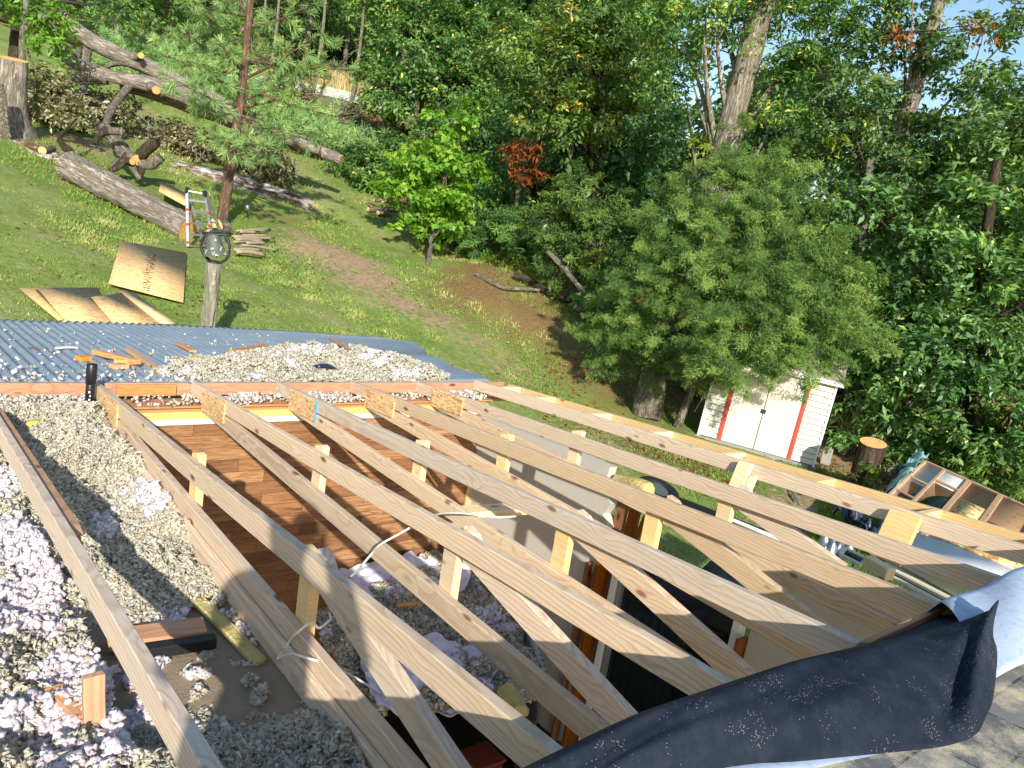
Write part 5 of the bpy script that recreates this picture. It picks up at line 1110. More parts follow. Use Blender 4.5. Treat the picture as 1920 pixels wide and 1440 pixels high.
# big fallen trunks
D = 30
t, b = log('fallen_tree', 'upper fallen trunk slanting across the top left, with a sawn orange knot', 'tree trunk', [at(55, -20, 33), at(120, 42, 32), at(190, 92, 31), at(265, 118, 30.5), at(330, 150, 30), at(450, 215, 29), at(545, 262, 28.5), at(640, 300, 28)], [0.252, 0.266, 0.266, 0.252, 0.244, 0.237, 0.222, 0.185], 'bark_oak', 18, 4)
branch(t, b, [at(240, 108, 30.6), at(262, 108, 30.1), at(264, 104, 29.7)], [0.128, 0.104, 0.096], 'bark_oak', 'limb_stub', True)
branch(t, b, [at(200, 125, 31), at(215, 118, 30.8), at(240, 118, 30.6)], [0.080, 0.096, 0.120], 'bark', 'limb', False)
branch(t, b, [at(350, 155, 30), at(352, 138, 29.8), at(346, 128, 29.6)], [0.096, 0.072, 0.064], 'bark_oak', 'limb_stub', True)
t, b = log('fallen_tree', 'middle fallen trunk that forks at the left and props on two limbs', 'tree trunk', [at(120, 108, 30), at(165, 128, 29.6), at(210, 146, 29.2), at(280, 156, 28.8), at(340, 176, 28.5), at(400, 200, 28.2), at(500, 246, 27.8), at(600, 282, 27.5)], [0.148, 0.178, 0.222, 0.266, 0.252, 0.237, 0.207, 0.148], 'bark_oak', 18, 5)
branch(t, b, [at(200, 147, 29.2), at(165, 143, 29.4), at(130, 146, 29.6)], [0.192, 0.176, 0.160], 'bark_oak', 'limb', True)
branch(t, b, [at(245, 160, 29), at(222, 185, 28.4), at(208, 208, 27.6), at(196, 236, 26.6)], [0.128, 0.112, 0.104, 0.096], 'bark', 'propping_limb', False)
branch(t, b, [at(160, 158, 29.3), at(150, 178, 28.8), at(132, 196, 28.2)], [0.112, 0.096, 0.072], 'bark', 'propping_limb', False)
branch(t, b, [at(280, 160, 28.8), at(290, 166, 28.2), at(293, 169, 27.9)], [0.160, 0.136, 0.124], 'bark_oak', 'limb_stub', True)
t, b = log('fallen_tree', 'lower fallen trunk lying on the grass beneath the forked trunk', 'tree trunk', [at(230, 158, 29.8), at(300, 178, 29.4), at(380, 208, 29), at(470, 240, 28.6), at(560, 275, 28.2)], [0.207, 0.222, 0.222, 0.207, 0.178], 'bark', 16, 6)
t, b = log('fallen_tree', 'rear fallen trunk with dark hollow at the left edge', 'tree trunk', [at(-40, 20, 33), at(30, 32, 32.5), at(90, 52, 32), at(150, 78, 31.6)], [0.222, 0.244, 0.244, 0.192], 'bark_dark', 16, 7)
# root ball / cut limb heap right in front
g = gnd(235, 315)
t, b = log('limb_heap', 'knotty dark crown of limbs left by the sawyer between the felled logs', 'branches', [at(196, 238, 25), at(215, 262, 24), at(235, 290, 23), at(255, 300, 22.6)], [.14, .16, .18, .14], 'bark', 14, 9, .14)
for i, (pts, rr, ct) in enumerate((([(255, 298), (275, 280), (292, 266)], [.15, .15, .14], False), ([(252, 302), (280, 312), (300, 295)], [.12, .13, .14], False), ([(240, 292), (225, 310), (205, 322)], [.12, .10, .06], False), ([(245, 300), (250, 318), (262, 336)], [.10, .08, .05], False), ([(200, 245), (185, 252), (178, 270)], [.12, .08, .05], False), ([(205, 246), (220, 246), (230, 248)], [.10, .1, .09], False), ([(238, 300), (240, 303), (248, 303)], [.10, .09, .085], True), ([(222, 300), (212, 316), (200, 330)], [.09, .08, .06], False), ([(258, 300), (268, 322), (255, 342)], [.08, .07, .04], False))):
    branch(t, b, [at(x, y, 22.8-.15*j) for j, (x, y) in enumerate(pts)], rr, 'bark' if i % 2 else 'bark_dark', 'limb', ct, seed=20+i)
t, b = log('short_log', 'small round log with pale cut end alone on the grass at the left', 'log', [lift(gnd(79, 291), .10), lift(gnd(98, 287), .10)], [.10, .10], 'bark', 14, 10, .05, 6)
# stumps
def stump(label, g, h, r, flare, seed, lean=(0, 0), barkm='bark_oak', tilt=0.):
    TD = (g[:2]-CAM[:2])/dist(g)
    rng = np.random.default_rng(seed); n = 10; z = np.linspace(0, 1, n); n_ = 22; ang = np.linspace(0, 2*np.pi, n_, endpoint=False); V = []
    for i in range(n):
        rr = r*(1+flare*np.exp(-z[i]*6)*(1+.35*np.sin(ang*3+1)+.2*np.sin(ang*5)))*(1+rng.normal(0, .02, n_)); V.append(np.c_[np.cos(ang)*rr+lean[0]*z[i], np.sin(ang)*rr+lean[1]*z[i], z[i]*h-.1*(i == 0)+z[i]*tilt*(np.cos(ang)*TD[0]+np.sin(ang)*TD[1])*r])
    V = np.concatenate(V); Fq = [(i*n_+j, i*n_+(j+1) % n_, (i+1)*n_+(j+1) % n_, (i+1)*n_+j) for i in range(n-1) for j in range(n_)]
    t = thing('stump', label, 'stump', g); link('bark', mesh_np(V, Fq), M[barkm], t, smooth=True)
    bm = bmesh.new(); bmesh.ops.create_circle(bm, cap_ends=True, segments=22, radius=r*1.0); link('sawn_top', from_bm(bm), M['cut'], t, Matrix.Translation((lean[0], lean[1], h+.003)) @ Matrix.Rotation(math.atan(tilt), 4, Vector((-TD[1], TD[0], 0))*-1))
stump('huge pale barked oak stump at the left edge with fresh sawn top', gnd(20, 250), 1.80, .33, .8, 1, tilt=.2)
stump('sawn stump with dark bark and fresh orange top between the shed and the wrecked wall', gnd(1610, 925), .98, .235, .25, 2, (.05, 0), 'bark_dark', .22)
ob = beam('bark_slab', lift(gnd(2, 262), 0), lift(gnd(2, 262), 1.25)+np.array([-.25, 0, 0]), .5, .12, M['bark'], seg=6, warp=.03, bev=.03); tag(ob, 'slab of bark leaning at the left edge before the huge stump', 'bark slab')
g = gnd(48, 180); t, b = log('dead_stem', 'thin upright dead stem behind the huge stump', 'tree trunk', [at(40, 150, 27), at(42, 70, 27.2), at(50, 0, 27.3), at(58, -40, 27.3)], [.10, .09, .08, .07], 'bark', 8, 12)
branch(t, b, [at(42, 75, 27.1), at(62, 120, 27), at(72, 145, 27)], [.04, .03, .01]); branch(t, b, [at(46, 60, 27.1), at(64, 30, 27), at(80, 20, 27)], [0.032, 0.016, 0.008])
# far trunks near the top left
for i, (x, y0, y1, D_, r) in enumerate(((28, 110, 40, 34, .22), (135, 130, 60, 36, .30), (155, 125, 75, 40, .3))):
    b0 = at(x, y0, D_); t, b = log('tree_butt', ['dark standing butt behind the huge stump', 'brown standing butt between the fallen trunks', 'grey standing butt beyond the fallen trunks'][i], 'tree trunk', [b0, at(x+6, y1, D_)], [r, r*.9], ['bark_dark', 'bark', 'bark'][i], 12, 13+i)
# withered and green branches
def leafy(name, label, P0, lobes, m, leaf, seed, per, dens, clump=.25): 
    rng = np.random.default_rng(seed); t = thing(name, label, 'branch', P0); V, Fq, a, CC = crown_leaves(rng, lobes, clump, per, leaf, .5, .8, dens); acc = Acc()
    for c in CC[rng.permutation(len(CC))[:26]]: V2, F2 = tube_np([P0, (P0+c)/2+rng.normal(0, .12, 3), c], [.025, .012, .004], 5, caps=False); acc.add(V2, F2)
    link('twigs', acc.mesh(org=P0), M['bark'], t); link('leaves', mesh_np(V-P0, Fq, attr={'v': a}), M[m], t)
leafy('withered_branch', 'withered branch of pale curled leaves lying right of the huge stump', at(95, 160, 25.6), [L(105, 185, 25.4, 34, 32), L(135, 215, 25, 30, 20), L(90, 155, 25.6, 26, 18)], 'leaf_wilt', .11, 91, 46, 1.)
leafy('green_branch', 'fresh green leaves hanging over the fallen trunks at the left', at(85, 30, 27), [L(100, 70, 27, 28, 30), L(80, 25, 27.4, 40, 22), L(60, 45, 27.2, 20, 14)], 'leaf_maple', .15, 92, 34, .7, .3)
leafy('green_branch', 'leafy branch at the very top left beside the upper fallen trunk', at(20, -10, 28), [L(15, 5, 28, 40, 14), L(240, 20, 40, 40, 24)], 'leaf_oak', .16, 93, 34, .7, .3)
# ------------------------------------------------------------------ shed
def build_shed():
    a = onZ(1307, 815, -2.33); b = onZ(1528, 868, -2.33); u = (b-a)/np.linalg.norm(b-a); back = np.array([-u[1], u[0], 0]); W_ = np.linalg.norm(b-a); Hh = 1.80; Dp = 1.75
    t = thing('garden_shed', 'white lap sided garden shed with two doors between faded red strips', 'shed', a)
    Mx = Matrix((Vector(u), Vector(back), Vector((0, 0, 1)))).transposed().to_4x4() @ Matrix.Rotation(rad(2.2), 4, 'Y')
    def P(me, name, mat, x=0, y=0, z=0, rx=0): return link(name, me, mat, t, Mx @ Matrix.Translation((x, y, z)) @ Matrix.Rotation(rx, 4, 'X'))
    bm = bmesh.new(); add_box(bm, -.06, W_+.06, -.10, Dp+.05, -.35, .0, .01); P(from_bm(bm), 'base', M['concrete'])
    def clap(x0, x1, y, z0, z1, n, face=-1, axis='x'):
        bm = bmesh.new(); h = (z1-z0)/n
        for i in range(n):
            z = z0+i*h
            if axis == 'x': q = [(x0, y+.0*face, z+h), (x1, y, z+h), (x1, y+.026*face, z+.016), (x0, y+.026*face, z+.016)]; q2 = [(x0, y+.026*face, z+.016), (x1, y+.026*face, z+.016), (x1, y, z+.014), (x0, y, z+.014)]
            else: q = [(y, x0, z+h), (y, x1, z+h), (y+.022*face, x1, z+.006), (y+.022*face, x0, z+.006)]; q2 = [(y+.022*face, x0, z+.006), (y+.022*face, x1, z+.006), (y, x1, z), (y, x0, z)]
            bm.faces.new([bm.verts.new(v) for v in q]); bm.faces.new([bm.verts.new(v) for v in q2])
        bmesh.ops.recalc_face_normals(bm, faces=bm.faces[:]); return from_bm(bm)
    dl, dr = .50, 1.86
    P(clap(.04, dl-.09, .0, .02, Hh, 15), 'lap_siding', M['white']); P(clap(dr+.09, W_-.04, .0, .02, Hh, 15), 'lap_siding', M['white'])
    P(clap(0, Dp, .0, .02, Hh, 15, -1, 'y'), 'lap_siding', M['white']); P(clap(0, Dp, W_, .02, Hh, 15, 1, 'y'), 'lap_siding', M['white'])
    bm = bmesh.new(); add_box(bm, 0.01, W_-.01, .012, Dp, 0, Hh, 0); P(from_bm(bm), 'wall', M['iron'])  # dark backing behind the laps, stands in for the shadow line under each board
    for x in (.0, W_-.04): bm = bmesh.new(); add_box(bm, x, x+.045, -.03, .01, 0, Hh, .003); P(from_bm(bm), 'corner_post', M['white2'])
    for x in (dl-.09, dr): bm = bmesh.new(); add_box(bm, x, x+.09, -.035, .01, .0, Hh-.02, .004); add_box(bm, x+.03, x+.06, -.042, -.0351, .0, Hh-.02, .002); P(from_bm(bm), 'red_strip', M['red'])
    mid = (dl+dr)/2
    for x0, x1 in ((dl+.002, mid-.008), (mid+.008, dr-.002)): bm = bmesh.new(); add_box(bm, x0, x1, -.024, .01, .03, Hh-.06, .004); P(from_bm(bm), 'door', M['white'])
    bm = bmesh.new(); add_box(bm, mid-.010, mid+.010, -.018, .011, .03, Hh-.06); P(from_bm(bm), 'gap_shade_strip', M['dark'])  # solid dark strip painted as the shade between the two doors
    for z in (.86, 1.38): bm = bmesh.new(); add_box(bm, mid-.05, mid+.05, -.040, -.0245, z-.045, z+.045, .004); P(from_bm(bm), 'latch', M['iron'])
    bm = bmesh.new(); add_box(bm, -.04, W_+.04, -.09, -.0, -.03, .02, .004); P(from_bm(bm), 'sill', M['alu'])
    # gable roof, ridge parallel to the doors
    R_ = Dp/2+.12; rise = .42; an = math.atan2(rise, R_); L_ = math.hypot(R_, rise)
    for s in (0, 1):
        bm = bmesh.new(); add_box(bm, -.10, W_+.10, 0, L_, 0, .03, .004); n = 7
        for i in range(n): add_box(bm, -.10, W_+.10, L_*i/n, L_*(i+1)/n-.004, .0305, .0345+.006, .002)
        for i in range(18): pass
        m_ = Matrix.Translation((0, -.12, Hh-.01)) @ Matrix.Rotation(an, 4, 'X') if s == 0 else Matrix.Translation((W_, Dp+.12, Hh-.01)) @ Matrix.Rotation(math.pi, 4, 'Z') @ Matrix.Rotation(an, 4, 'X')
        link('roof', from_bm(bm), M['roof_s'], t, Mx @ m_)
    bm = bmesh.new(); add_box(bm, -.11, W_+.11, -.135, -.115, Hh-.06, Hh+.03, .003); P(from_bm(bm), 'eave_trim', M['white2'])
    for x in (0.004, W_-.03): 
        bm = bmesh.new(); v = [bm.verts.new(q) for q in ((x, 0, Hh), (x, Dp, Hh), (x, Dp/2, Hh+rise-.06))]; bm.faces.new(v); r_ = bmesh.ops.extrude_face_region(bm, geom=bm.faces[:]); bmesh.ops.translate(bm, vec=(.02, 0, 0), verts=[e for e in r_['geom'] if isinstance(e, bmesh.types.BMVert)]); P(from_bm(bm), 'gable', M['white'])
build_shed()
g = gnd(1546, 870); o = thing('concrete_block', 'grey concrete block on end beside the shed corner', 'block', g)
bm = bmesh.new(); add_box(bm, -.10, .10, -.10, .10, 0, .36, .01); link('block_body', from_bm(bm), M['concrete'], o, Matrix.Rotation(.5, 4, 'Z')); 
for z in (.1, .26): bm = bmesh.new(); add_box(bm, -.05, .05, -.102, -.1005, z-.05, z+.05); link('hollow', from_bm(bm), M['dark'], o, Matrix.Rotation(.5, 4, 'Z'))  # flat dark plates on the face, their colour stands in for shade inside hollows

# ------------------------------------------------------------------ ladder
def build_ladder():
    f0, f1 = gnd(353, 470), gnd(401, 468); D_ = dist(f0)-.1; t = thing('step_ladder', 'folding aluminium ladder with red joints standing open before the felled log', 'ladder', f0)
    t0, t1 = at(351, 354, D_+.28), at(384, 360, D_+.28); t0[2] = max(t0[2], f0[2]+1.2)
    back = (FWD*[1, 1, 0])/np.linalg.norm(FWD[:2]); r0, r1 = lift(gnd(362, 466), 0)+back*.55, lift(gnd(404, 462), 0)+back*.55
    r0[2] = f0[2]+.06; r1[2] = f1[2]+.06
    def rail(p, q, name='rail', w=.06, d=.05, m='alu'): beam(name, p, q, w, d, M[m], t, up=tuple(back), seg=1, warp=0)
    rail(f0, t0); rail(f1, t1)
    rail(r0, t0+back*.04); rail(r1, t1+back*.04)
    for k in (.06, .25, .44, .63, .82, .97):
        a_, b_ = f0*(1-k)+t0*k, f1*(1-k)+t1*k; beam('rung', a_, b_, .05, .035, M['alu'], t, seg=1, warp=0)
        a_, b_ = r0*(1-k)+(t0+back*.04)*k, r1*(1-k)+(t1+back*.04)*k; beam('rung', a_, b_, .05, .03, M['alu'], t, seg=1, warp=0)
    for k in (.12, .42, .66):
        for A_, B_ in ((f0, t0), (f1, t1)):
            q = A_*(1-k)+B_*k; beam('lock_knob', q-(B_-A_)*.02, q+(B_-A_)*.02, .068, .056, M['redpl'], t, up=tuple(back), seg=1, warp=0)
    for q in (f0, f1, r0, r1): beam('foot', q, q+np.array([0, 0, .07]), .06, .06, M['rubber'], t, up=tuple(back), seg=1, warp=0)
    for q in (t0, t1): beam('hinge', q+np.array([0, 0, -.10]), q+np.array([0, 0, .03]), .07, .10, M['rubber'], t, up=tuple(back), seg=1, warp=0, bev=.02)
build_ladder()

# ------------------------------------------------------------------ dinner bell on its post
def build_bell():
    D_ = 11.6; top = at(401, 493, D_); bot = G(386, D_); 
    t = thing('bell_post', 'weathered grey round post carrying the old bell', 'post', bot); V, Fq = tube_np(pinterp([bot-bot, (top-bot)*.5+[.01, 0, 0], top-bot], 8), np.linspace(.108, .098, 8), 18, np.random.default_rng(2), .04); link('post', mesh_np(V, Fq), M['post'], t, smooth=True)
    t = thing('dinner_bell', 'old cast bell in an iron yoke, speckled with lichen, on top of the post', 'bell', top)
    side = RGT*[1, 1, 0]; side /= np.linalg.norm(side); upv = np.array([0, 0, 1.]); fw = np.cross(upv, side)
    # bell: lathe profile
    prof = [(.0, .30), (.05, .298), (.085, .275), (.10, .23), (.108, .17), (.122, .10), (.150, .045), (.178, .01), (.182, 0), (.165, .0), (.14, .03), (.11, .09), (.09, .2), (.0, .26)]
    n = 32; V = np.array([(r*math.cos(a_), r*math.sin(a_), z) for r, z in prof for a_ in np.linspace(0, 2*math.pi, n, endpoint=False)]); Fq = [(i*n+j, i*n+(j+1) % n, (i+1)*n+(j+1) % n, (i+1)*n+j) for i in range(len(prof)-1) for j in range(n)]
    B = Matrix((Vector(side), Vector(fw), Vector(upv))).transposed().to_4x4()
    tilt = B @ Matrix.Translation((.02, 0, .10)) @ Matrix.Rotation(rad(-14), 4, 'Y')
    link('bell', mesh_np(V, Fq), M['bellm'], t, tilt, smooth=True)
    # open iron yoke: a big C ring from the post up the left side over the top
    pts = [(-.02, 0, .0), (-.12, 0, .06), (-.19, 0, .16), (-.20, 0, .27), (-.14, 0, .37), (-.04, 0, .43), (.08, 0, .44)]
    V, Fq = tube_np(pinterp(pts, 22), [.022]*22, 10); link('yoke', mesh_np(V, Fq), M['iron'], t, B.copy(), smooth=True)
    V, Fq = tube_np(pinterp([(.02, 0, .0), (.12, 0, .03), (.19, 0, .10), (.20, 0, .26), (.15, 0, .38), (.08, 0, .43)], 20), [.02]*20, 10); link('yoke', mesh_np(V, Fq), M['iron'], t, B.copy(), smooth=True)
    V, Fq = tube_np([(-.19, -.0, .33), (.19, 0, .36)], [.02, .02], 10); link('crossbar', mesh_np(V, Fq), M['iron'], t, B @ Matrix.Translation((0, 0, .05)), smooth=True)
    V, Fq = tube_np([(.0, 0, -.01), (.0, 0, .03)], [.09, .08], 20); link('base_plate', mesh_np(V, Fq), M['iron'], t, B.copy())
    V, Fq = tube_np([(.03, 0, .33), (.03, 0, .08)], [.008, .008], 8); link('clapper_rod', mesh_np(V, Fq), M['iron'], t, B.copy())
build_bell()

# ------------------------------------------------------------------ boards on the grass
SLABS = []
def slab(name, label, corners, th, mat, lift_=.03, parent=None):
    c = [np.array(q, float) for q in corners]; SLABS.append(np.array(c)[:, :2]); cc = np.array(c); A3 = np.c_[cc[:, :2], np.ones(4)]; pl = np.linalg.lstsq(A3, cc[:, 2], rcond=None)[0]; ctr = cc.mean(0); dz_ = max(0, float((gz(np.array([ctr, *(cc*.5+ctr*.5)]))-(np.c_[np.array([ctr, *(cc*.5+ctr*.5)])[:, :2], np.ones(5)]@pl)).max())) if lift_ > .03 else 0; c = [np.array([q[0], q[1], (np.array([q[0], q[1], 1])@pl)+lift_+dz_]) for q in c]; V = [*c, *[q-[0, 0, th] for q in c]]; Fq = [(0, 1, 2, 3), (7, 6, 5, 4), (0, 4, 5, 1), (1, 5, 6, 2), (2, 6, 7, 3), (3, 7, 4, 0)]
    o_ = c[0]; x = Vector(c[1]-c[0]).normalized(); z = x.cross(Vector(c[3]-c[0])).normalized()
    if z.z < 0: z = -z
    Mx = Matrix((x, z.cross(x), z)).transposed().to_4x4(); Mx.translation = Vector(o_); inv = np.array(Mx.inverted()); Vl = (inv[:3, :3]@np.array(V).T).T+inv[:3, 3]
    me = mesh_np(Vl, Fq); bm = bmesh.new(); bm.from_mesh(me); bmesh.ops.recalc_face_normals(bm, faces=bm.faces[:]); bm.to_mesh(me); bm.free()
    ob = link(name, me, mat); ob.matrix_world = Mx
    if label: tag(ob, label, 'board' if 'board' in label or 'plank' in label else 'sheet')
    return ob, Mx, inv
cs = [gnd(203, 545), gnd(343, 574), gnd(349, 484), gnd(226, 459)]
n_ = np.mean(cs, 0)
ob, Mx, inv = slab('osb_sheet', None, cs, .014, M['osb'], .06); 
t_ = thing('osb_sheet', 'square looking wood panel lying alone on the grass with a smudged black stamp', 'wood panel', ob.matrix_world.translation); ob.name = 'panel'; ob.parent = t_; ob.matrix_parent_inverse = Matrix.Identity(4); ob.matrix_local = Matrix.Translation(-t_.location) @ Mx
# stamp: row of worn stencil strokes
def stamp():
    rng = random.Random(4); a_ = Vector((inv[:3, :3]@(gnd(271, 556)+[0, 0, .06])+inv[:3, 3])); b_ = Vector((inv[:3, :3]@(gnd(284, 482)+[0, 0, .06])+inv[:3, 3])); d = (b_-a_); L_ = d.length; d.normalize(); s = Vector((-d.y, d.x, 0)); k = 0.; ink = plain('stamp_ink', rgb(66, 48, 36), .8, nscale=20, namt=.25); zt = lambda v: planez(v.x, v.y)+.003
    while k < L_:
        w_ = rng.uniform(.05, .10)
        for q in range(rng.randint(2, 4)):
            h0 = rng.uniform(-.09, .03); h1 = h0+rng.uniform(.03, .11); x0 = k+rng.uniform(0, w_*.6); x1 = x0+rng.uniform(.014, .035)
            if rng.random() < .4: x1 = k+w_; h1 = h0+.022
            v = [a_+d*x+s*h for x, h in ((x0, h0), (x1, h0), (x1, h1), (x0, h1))]
            link('stamp_mark', mesh_np([(vv.x, vv.y, .003+.0004*q) for vv in v], [(0, 1, 2, 3)]), ink, t_, Matrix.Translation(-t_.location) @ Mx)
        k += w_+rng.uniform(.02, .05)
def planez(x, y): return 0.
stamp()
slab('osb_sheet', 'weathered wood sheet with dark streak, farther left of the pair by the metal roof', [gnd(118, 618, 8), gnd(215, 618, 8), gnd(182, 547), gnd(35, 547)], .014, M['osb'], .05)
slab('osb_sheet', 'wood sheet beside the streaked one, right of the pair by the metal roof', [gnd(213, 618, 8), gnd(300, 620, 8), gnd(226, 560), gnd(170, 568)], .014, M['osb'], .075)
slab('plank', 'long pale plank along the right edge of the wood sheets', [gnd(300, 618, 8), gnd(328, 620, 8), gnd(250, 562), gnd(224, 560)], .03, M['pine2'], .10)
slab('plank', 'thin orange strip of board lying across the streaked sheet', [gnd(110, 612, 8), gnd(118, 612, 8), gnd(70, 556), gnd(63, 556)], .02, M['foamwood'], .075)
slab('plank', 'tan curved board lying against the felled log behind the ladder', [gnd(296, 386), gnd(345, 412), gnd(352, 392), gnd(300, 366)], .03, M['osb'], .36)
for i, (x, y, r_) in enumerate(((402, 442, .20), (392, 456, .17))):
    s = lift(gnd(x, y), r_); e = s+np.array([.3, .25, 0.]); log('log_round', ['short round log with orange cut face behind the upper ladder rungs', 'short round log with orange cut face behind the lower ladder rungs'][i], 'log', [s, e], [r_, r_], 'bark', 14, 90+i, .05, 5)
g = gnd(462, 408); t_ = thing('garden_light', 'small metal stake light standing in the shade right of the pine', 'garden light', g); V, Fq = tube_np([(0, 0, 0), (0, 0, .22)], [.012, .012], 8); link('stake', mesh_np(V, Fq), M['iron'], t_); V, Fq = tube_np([(0, 0, .2), (0, 0, .34), (0, 0, .35)], [.05, .06, .03], 14); link('lamp_head', mesh_np(V, Fq), M['alu'], t_)
# stick stack
rng1 = random.Random(12)
for i in range(17):
    y = 437+i*2.9+rng1.uniform(-2, 2); x0 = 424+rng1.uniform(-4, 30)+i*.9; x1 = 496+rng1.uniform(-22, 26); s = lift(gnd(x0, y+2), .05+.10*rng1.random()); e = lift(gnd(x1, y+rng1.uniform(-1, 9)), .05+.10*rng1.random()); r_ = rng1.uniform(.018, .05)
    V, Fq = tube_np(pinterp([s, (s+e)/2+np.array([0, 0, rng1.uniform(-.02, .05)]), e], 7), [r_]*7, 8, np.random.default_rng(i), .12); t_ = thing('cut_branch', 'straight cut branch in the low stack right of the ladder', 'branch', s, 0, 'cut branches stacked beside the ladder'); link('stick', mesh_np(V-s, Fq), M['stick'], t_, smooth=True)
# firewood by the maple
for i, (x, y, r_, L_, h) in enumerate(((690, 397, .085, .8, .08), (708, 405, .09, .9, .09), (712, 400, .07, .8, .12), (700, 388, .06, .7, .24), (716, 392, .055, .9, .25), (726, 396, .05, .9, .24), (735, 400, .06, .7, .1), (683, 386, .045, .5, .1), (750, 404, .06, .5, .08))):
    s = lift(gnd(x, y), h); e = s+np.array([.55, .35, .02])*L_*(1 if i % 3 else .8)+RGT*[1, 1, 0]*.2
    log('firewood_log', ['round orange ended log at the left of the firewood heap', 'round orange ended log in the middle of the firewood heap', 'smaller orange ended log touching the middle one in the firewood heap', 'grey limb on top left of the firewood heap', 'grey limb on top of the firewood heap in the middle', 'long pale limb on top of the firewood heap', 'log at the right of the firewood heap under the maple', 'thin limb left of the firewood heap', 'last log of the firewood heap at the foot of the maple leaves'][i], 'log', [s, e], [r_, r_*.9], 'bark', 12, 60+i, .06, 6)
# ash heap
def mound(name, label, px, py, a_, b_, h, mat, ang=0, kind=None, cat='heap'):
    c = gnd(px, py); n = 40; rng = np.random.default_rng(7); X, Y = np.meshgrid(np.linspace(-1, 1, n), np.linspace(-1, 1, n), indexing='ij'); r = np.sqrt(X**2+Y**2); Z = h*np.clip(1-r**2, 0, 1)*(1+.35*vnoise(X*3, Y*3, 2, 5))+rng.normal(0, .012, X.shape)*(r < 1)
    xx = c[0]+(X*a_)*math.cos(ang)-(Y*b_)*math.sin(ang); yy = c[1]+(X*a_)*math.sin(ang)+(Y*b_)*math.cos(ang); zz = gz(np.c_[xx.ravel(), yy.ravel()]).reshape(n, n)+Z-.04*(r > .97)
    R_ = np.stack([xx, yy, zz], -1); o = surf(name, R_, mat, 0); tag(o, label, cat, kind=kind); return o
mound('ash_heap', 'low heap of white ash and charred litter on the lawn behind the pine', 462, 348, 2.3, 1.0, .14, M['ash'], -.3)
mound('sawdust_heap', 'grey sawdust spilled between the huge stump and the big log', 80, 285, 1.6, .6, .06, M['ash'], -.6)
# fallen limbs at the wood edge
log('fallen_limb', 'pale thin fallen limb on the bank left of the cedar', 'branch', [lift(gnd(890, 522), .1), lift(gnd(915, 536), .12), lift(gnd(940, 548), .1), lift(gnd(1010, 552), .1)], [.06, .06, .05, .04], 'bark', 10, 71, .1)
log('fallen_limb', 'pale leaning limb rising from the bank at the left edge of the cedar', 'branch', [at(1103, 560, 20.5), at(1080, 530, 20.8), at(1060, 505, 21), at(1027, 472, 21.3)], [.085, .07, .07, .065], 'bark', 10, 72, .1)
log('fallen_limb', 'dim mossy log with orange cut end lying on the bank', 'branch', [lift(gnd(962, 525), .12), lift(gnd(990, 533), .12), lift(gnd(1030, 560), .12), lift(gnd(1070, 575), .1)], [.09, .09, .08, .08], 'bark_dark', 10, 73, .1)
for i, (x, y) in enumerate(((1075, 574), (1088, 584), (1098, 594), (1084, 578))):
    ob = link('rock', blobme(.2, .15, .10, i, 2, .1), M['concrete']); ob.location = Vector(lift(gnd(x, y), .05)); tag(ob, 'pale rock in the short row at the left foot of the cedar', 'rock', 'pale rocks at the foot of the cedar')
# brush heap up the slope
def brush(label, px, py, D_, wpx, hpx, seed, m='leaf_wilt', ns=150):
    g_ = G(px, D_); rng = np.random.default_rng(seed); t = thing('brush_heap', label, 'brush heap', g_); acc = Acc(); k = D_/F; w_, h_ = wpx*k, hpx*k
    for i in range(ns):
        c = g_+RGT*[1, 1, 0]*rng.normal(0, w_*.5)+np.r_[rng.normal(0, .5, 2), rng.uniform(.1, h_)]; d = rng.normal(size=3); d[2] = abs(d[2])*.8; d /= np.linalg.norm(d); L_ = rng.uniform(.5, 1.6); V, Fq = tube_np([c-d*L_/2, c+rng.normal(0, .05, 3), c+d*L_/2], [.03, .022, .008], 5, caps=False); acc.add(V, Fq)
    link('sticks', acc.mesh(org=g_), M['bark_oak'], t); lob = [(g_+RGT*[1, 1, 0]*rng.normal(0, w_*.45)+np.r_[rng.normal(0, .3, 2), rng.uniform(.2, h_*.8)], np.array([.7, .7, .5])) for _ in range(9)]
    V, Fq, a, CC = crown_leaves(rng, lob, .5, 60, .16, .5, .7, .7); link('dead_leaves', mesh_np(V-g_, Fq, attr={'v': a}), M[m], t)
brush('brush heap with red brown leaves and an upturned root, beyond the fallen trunks', 555, 0, 44, 60, 50, 1, 'leaf_brown', 90)
brush('tangle of cut branches beside the huge stump under the rear fallen trunk', 75, 0, 28, 60, 50, 4, 'leaf_wilt', 110); brush('tangle of bare branches where the fallen trunks narrow', 460, 0, 29.5, 70, 30, 5, 'leaf_wilt', 110)
brush('tangle of pale limbs between the upper and forked fallen trunks', 150, 0, 30.5, 70, 34, 6, 'leaf_wilt', 60); brush('tangle of grey limbs above the knotty limb heap', 330, 0, 30, 80, 14, 8, 'leaf_wilt', 90)
brush('grey brown brush heap below the gravel road', 640, 0, 42, 60, 60, 2); brush('pale brush heap just left of the small leaved tree', 730, 0, 40, 60, 62, 3)

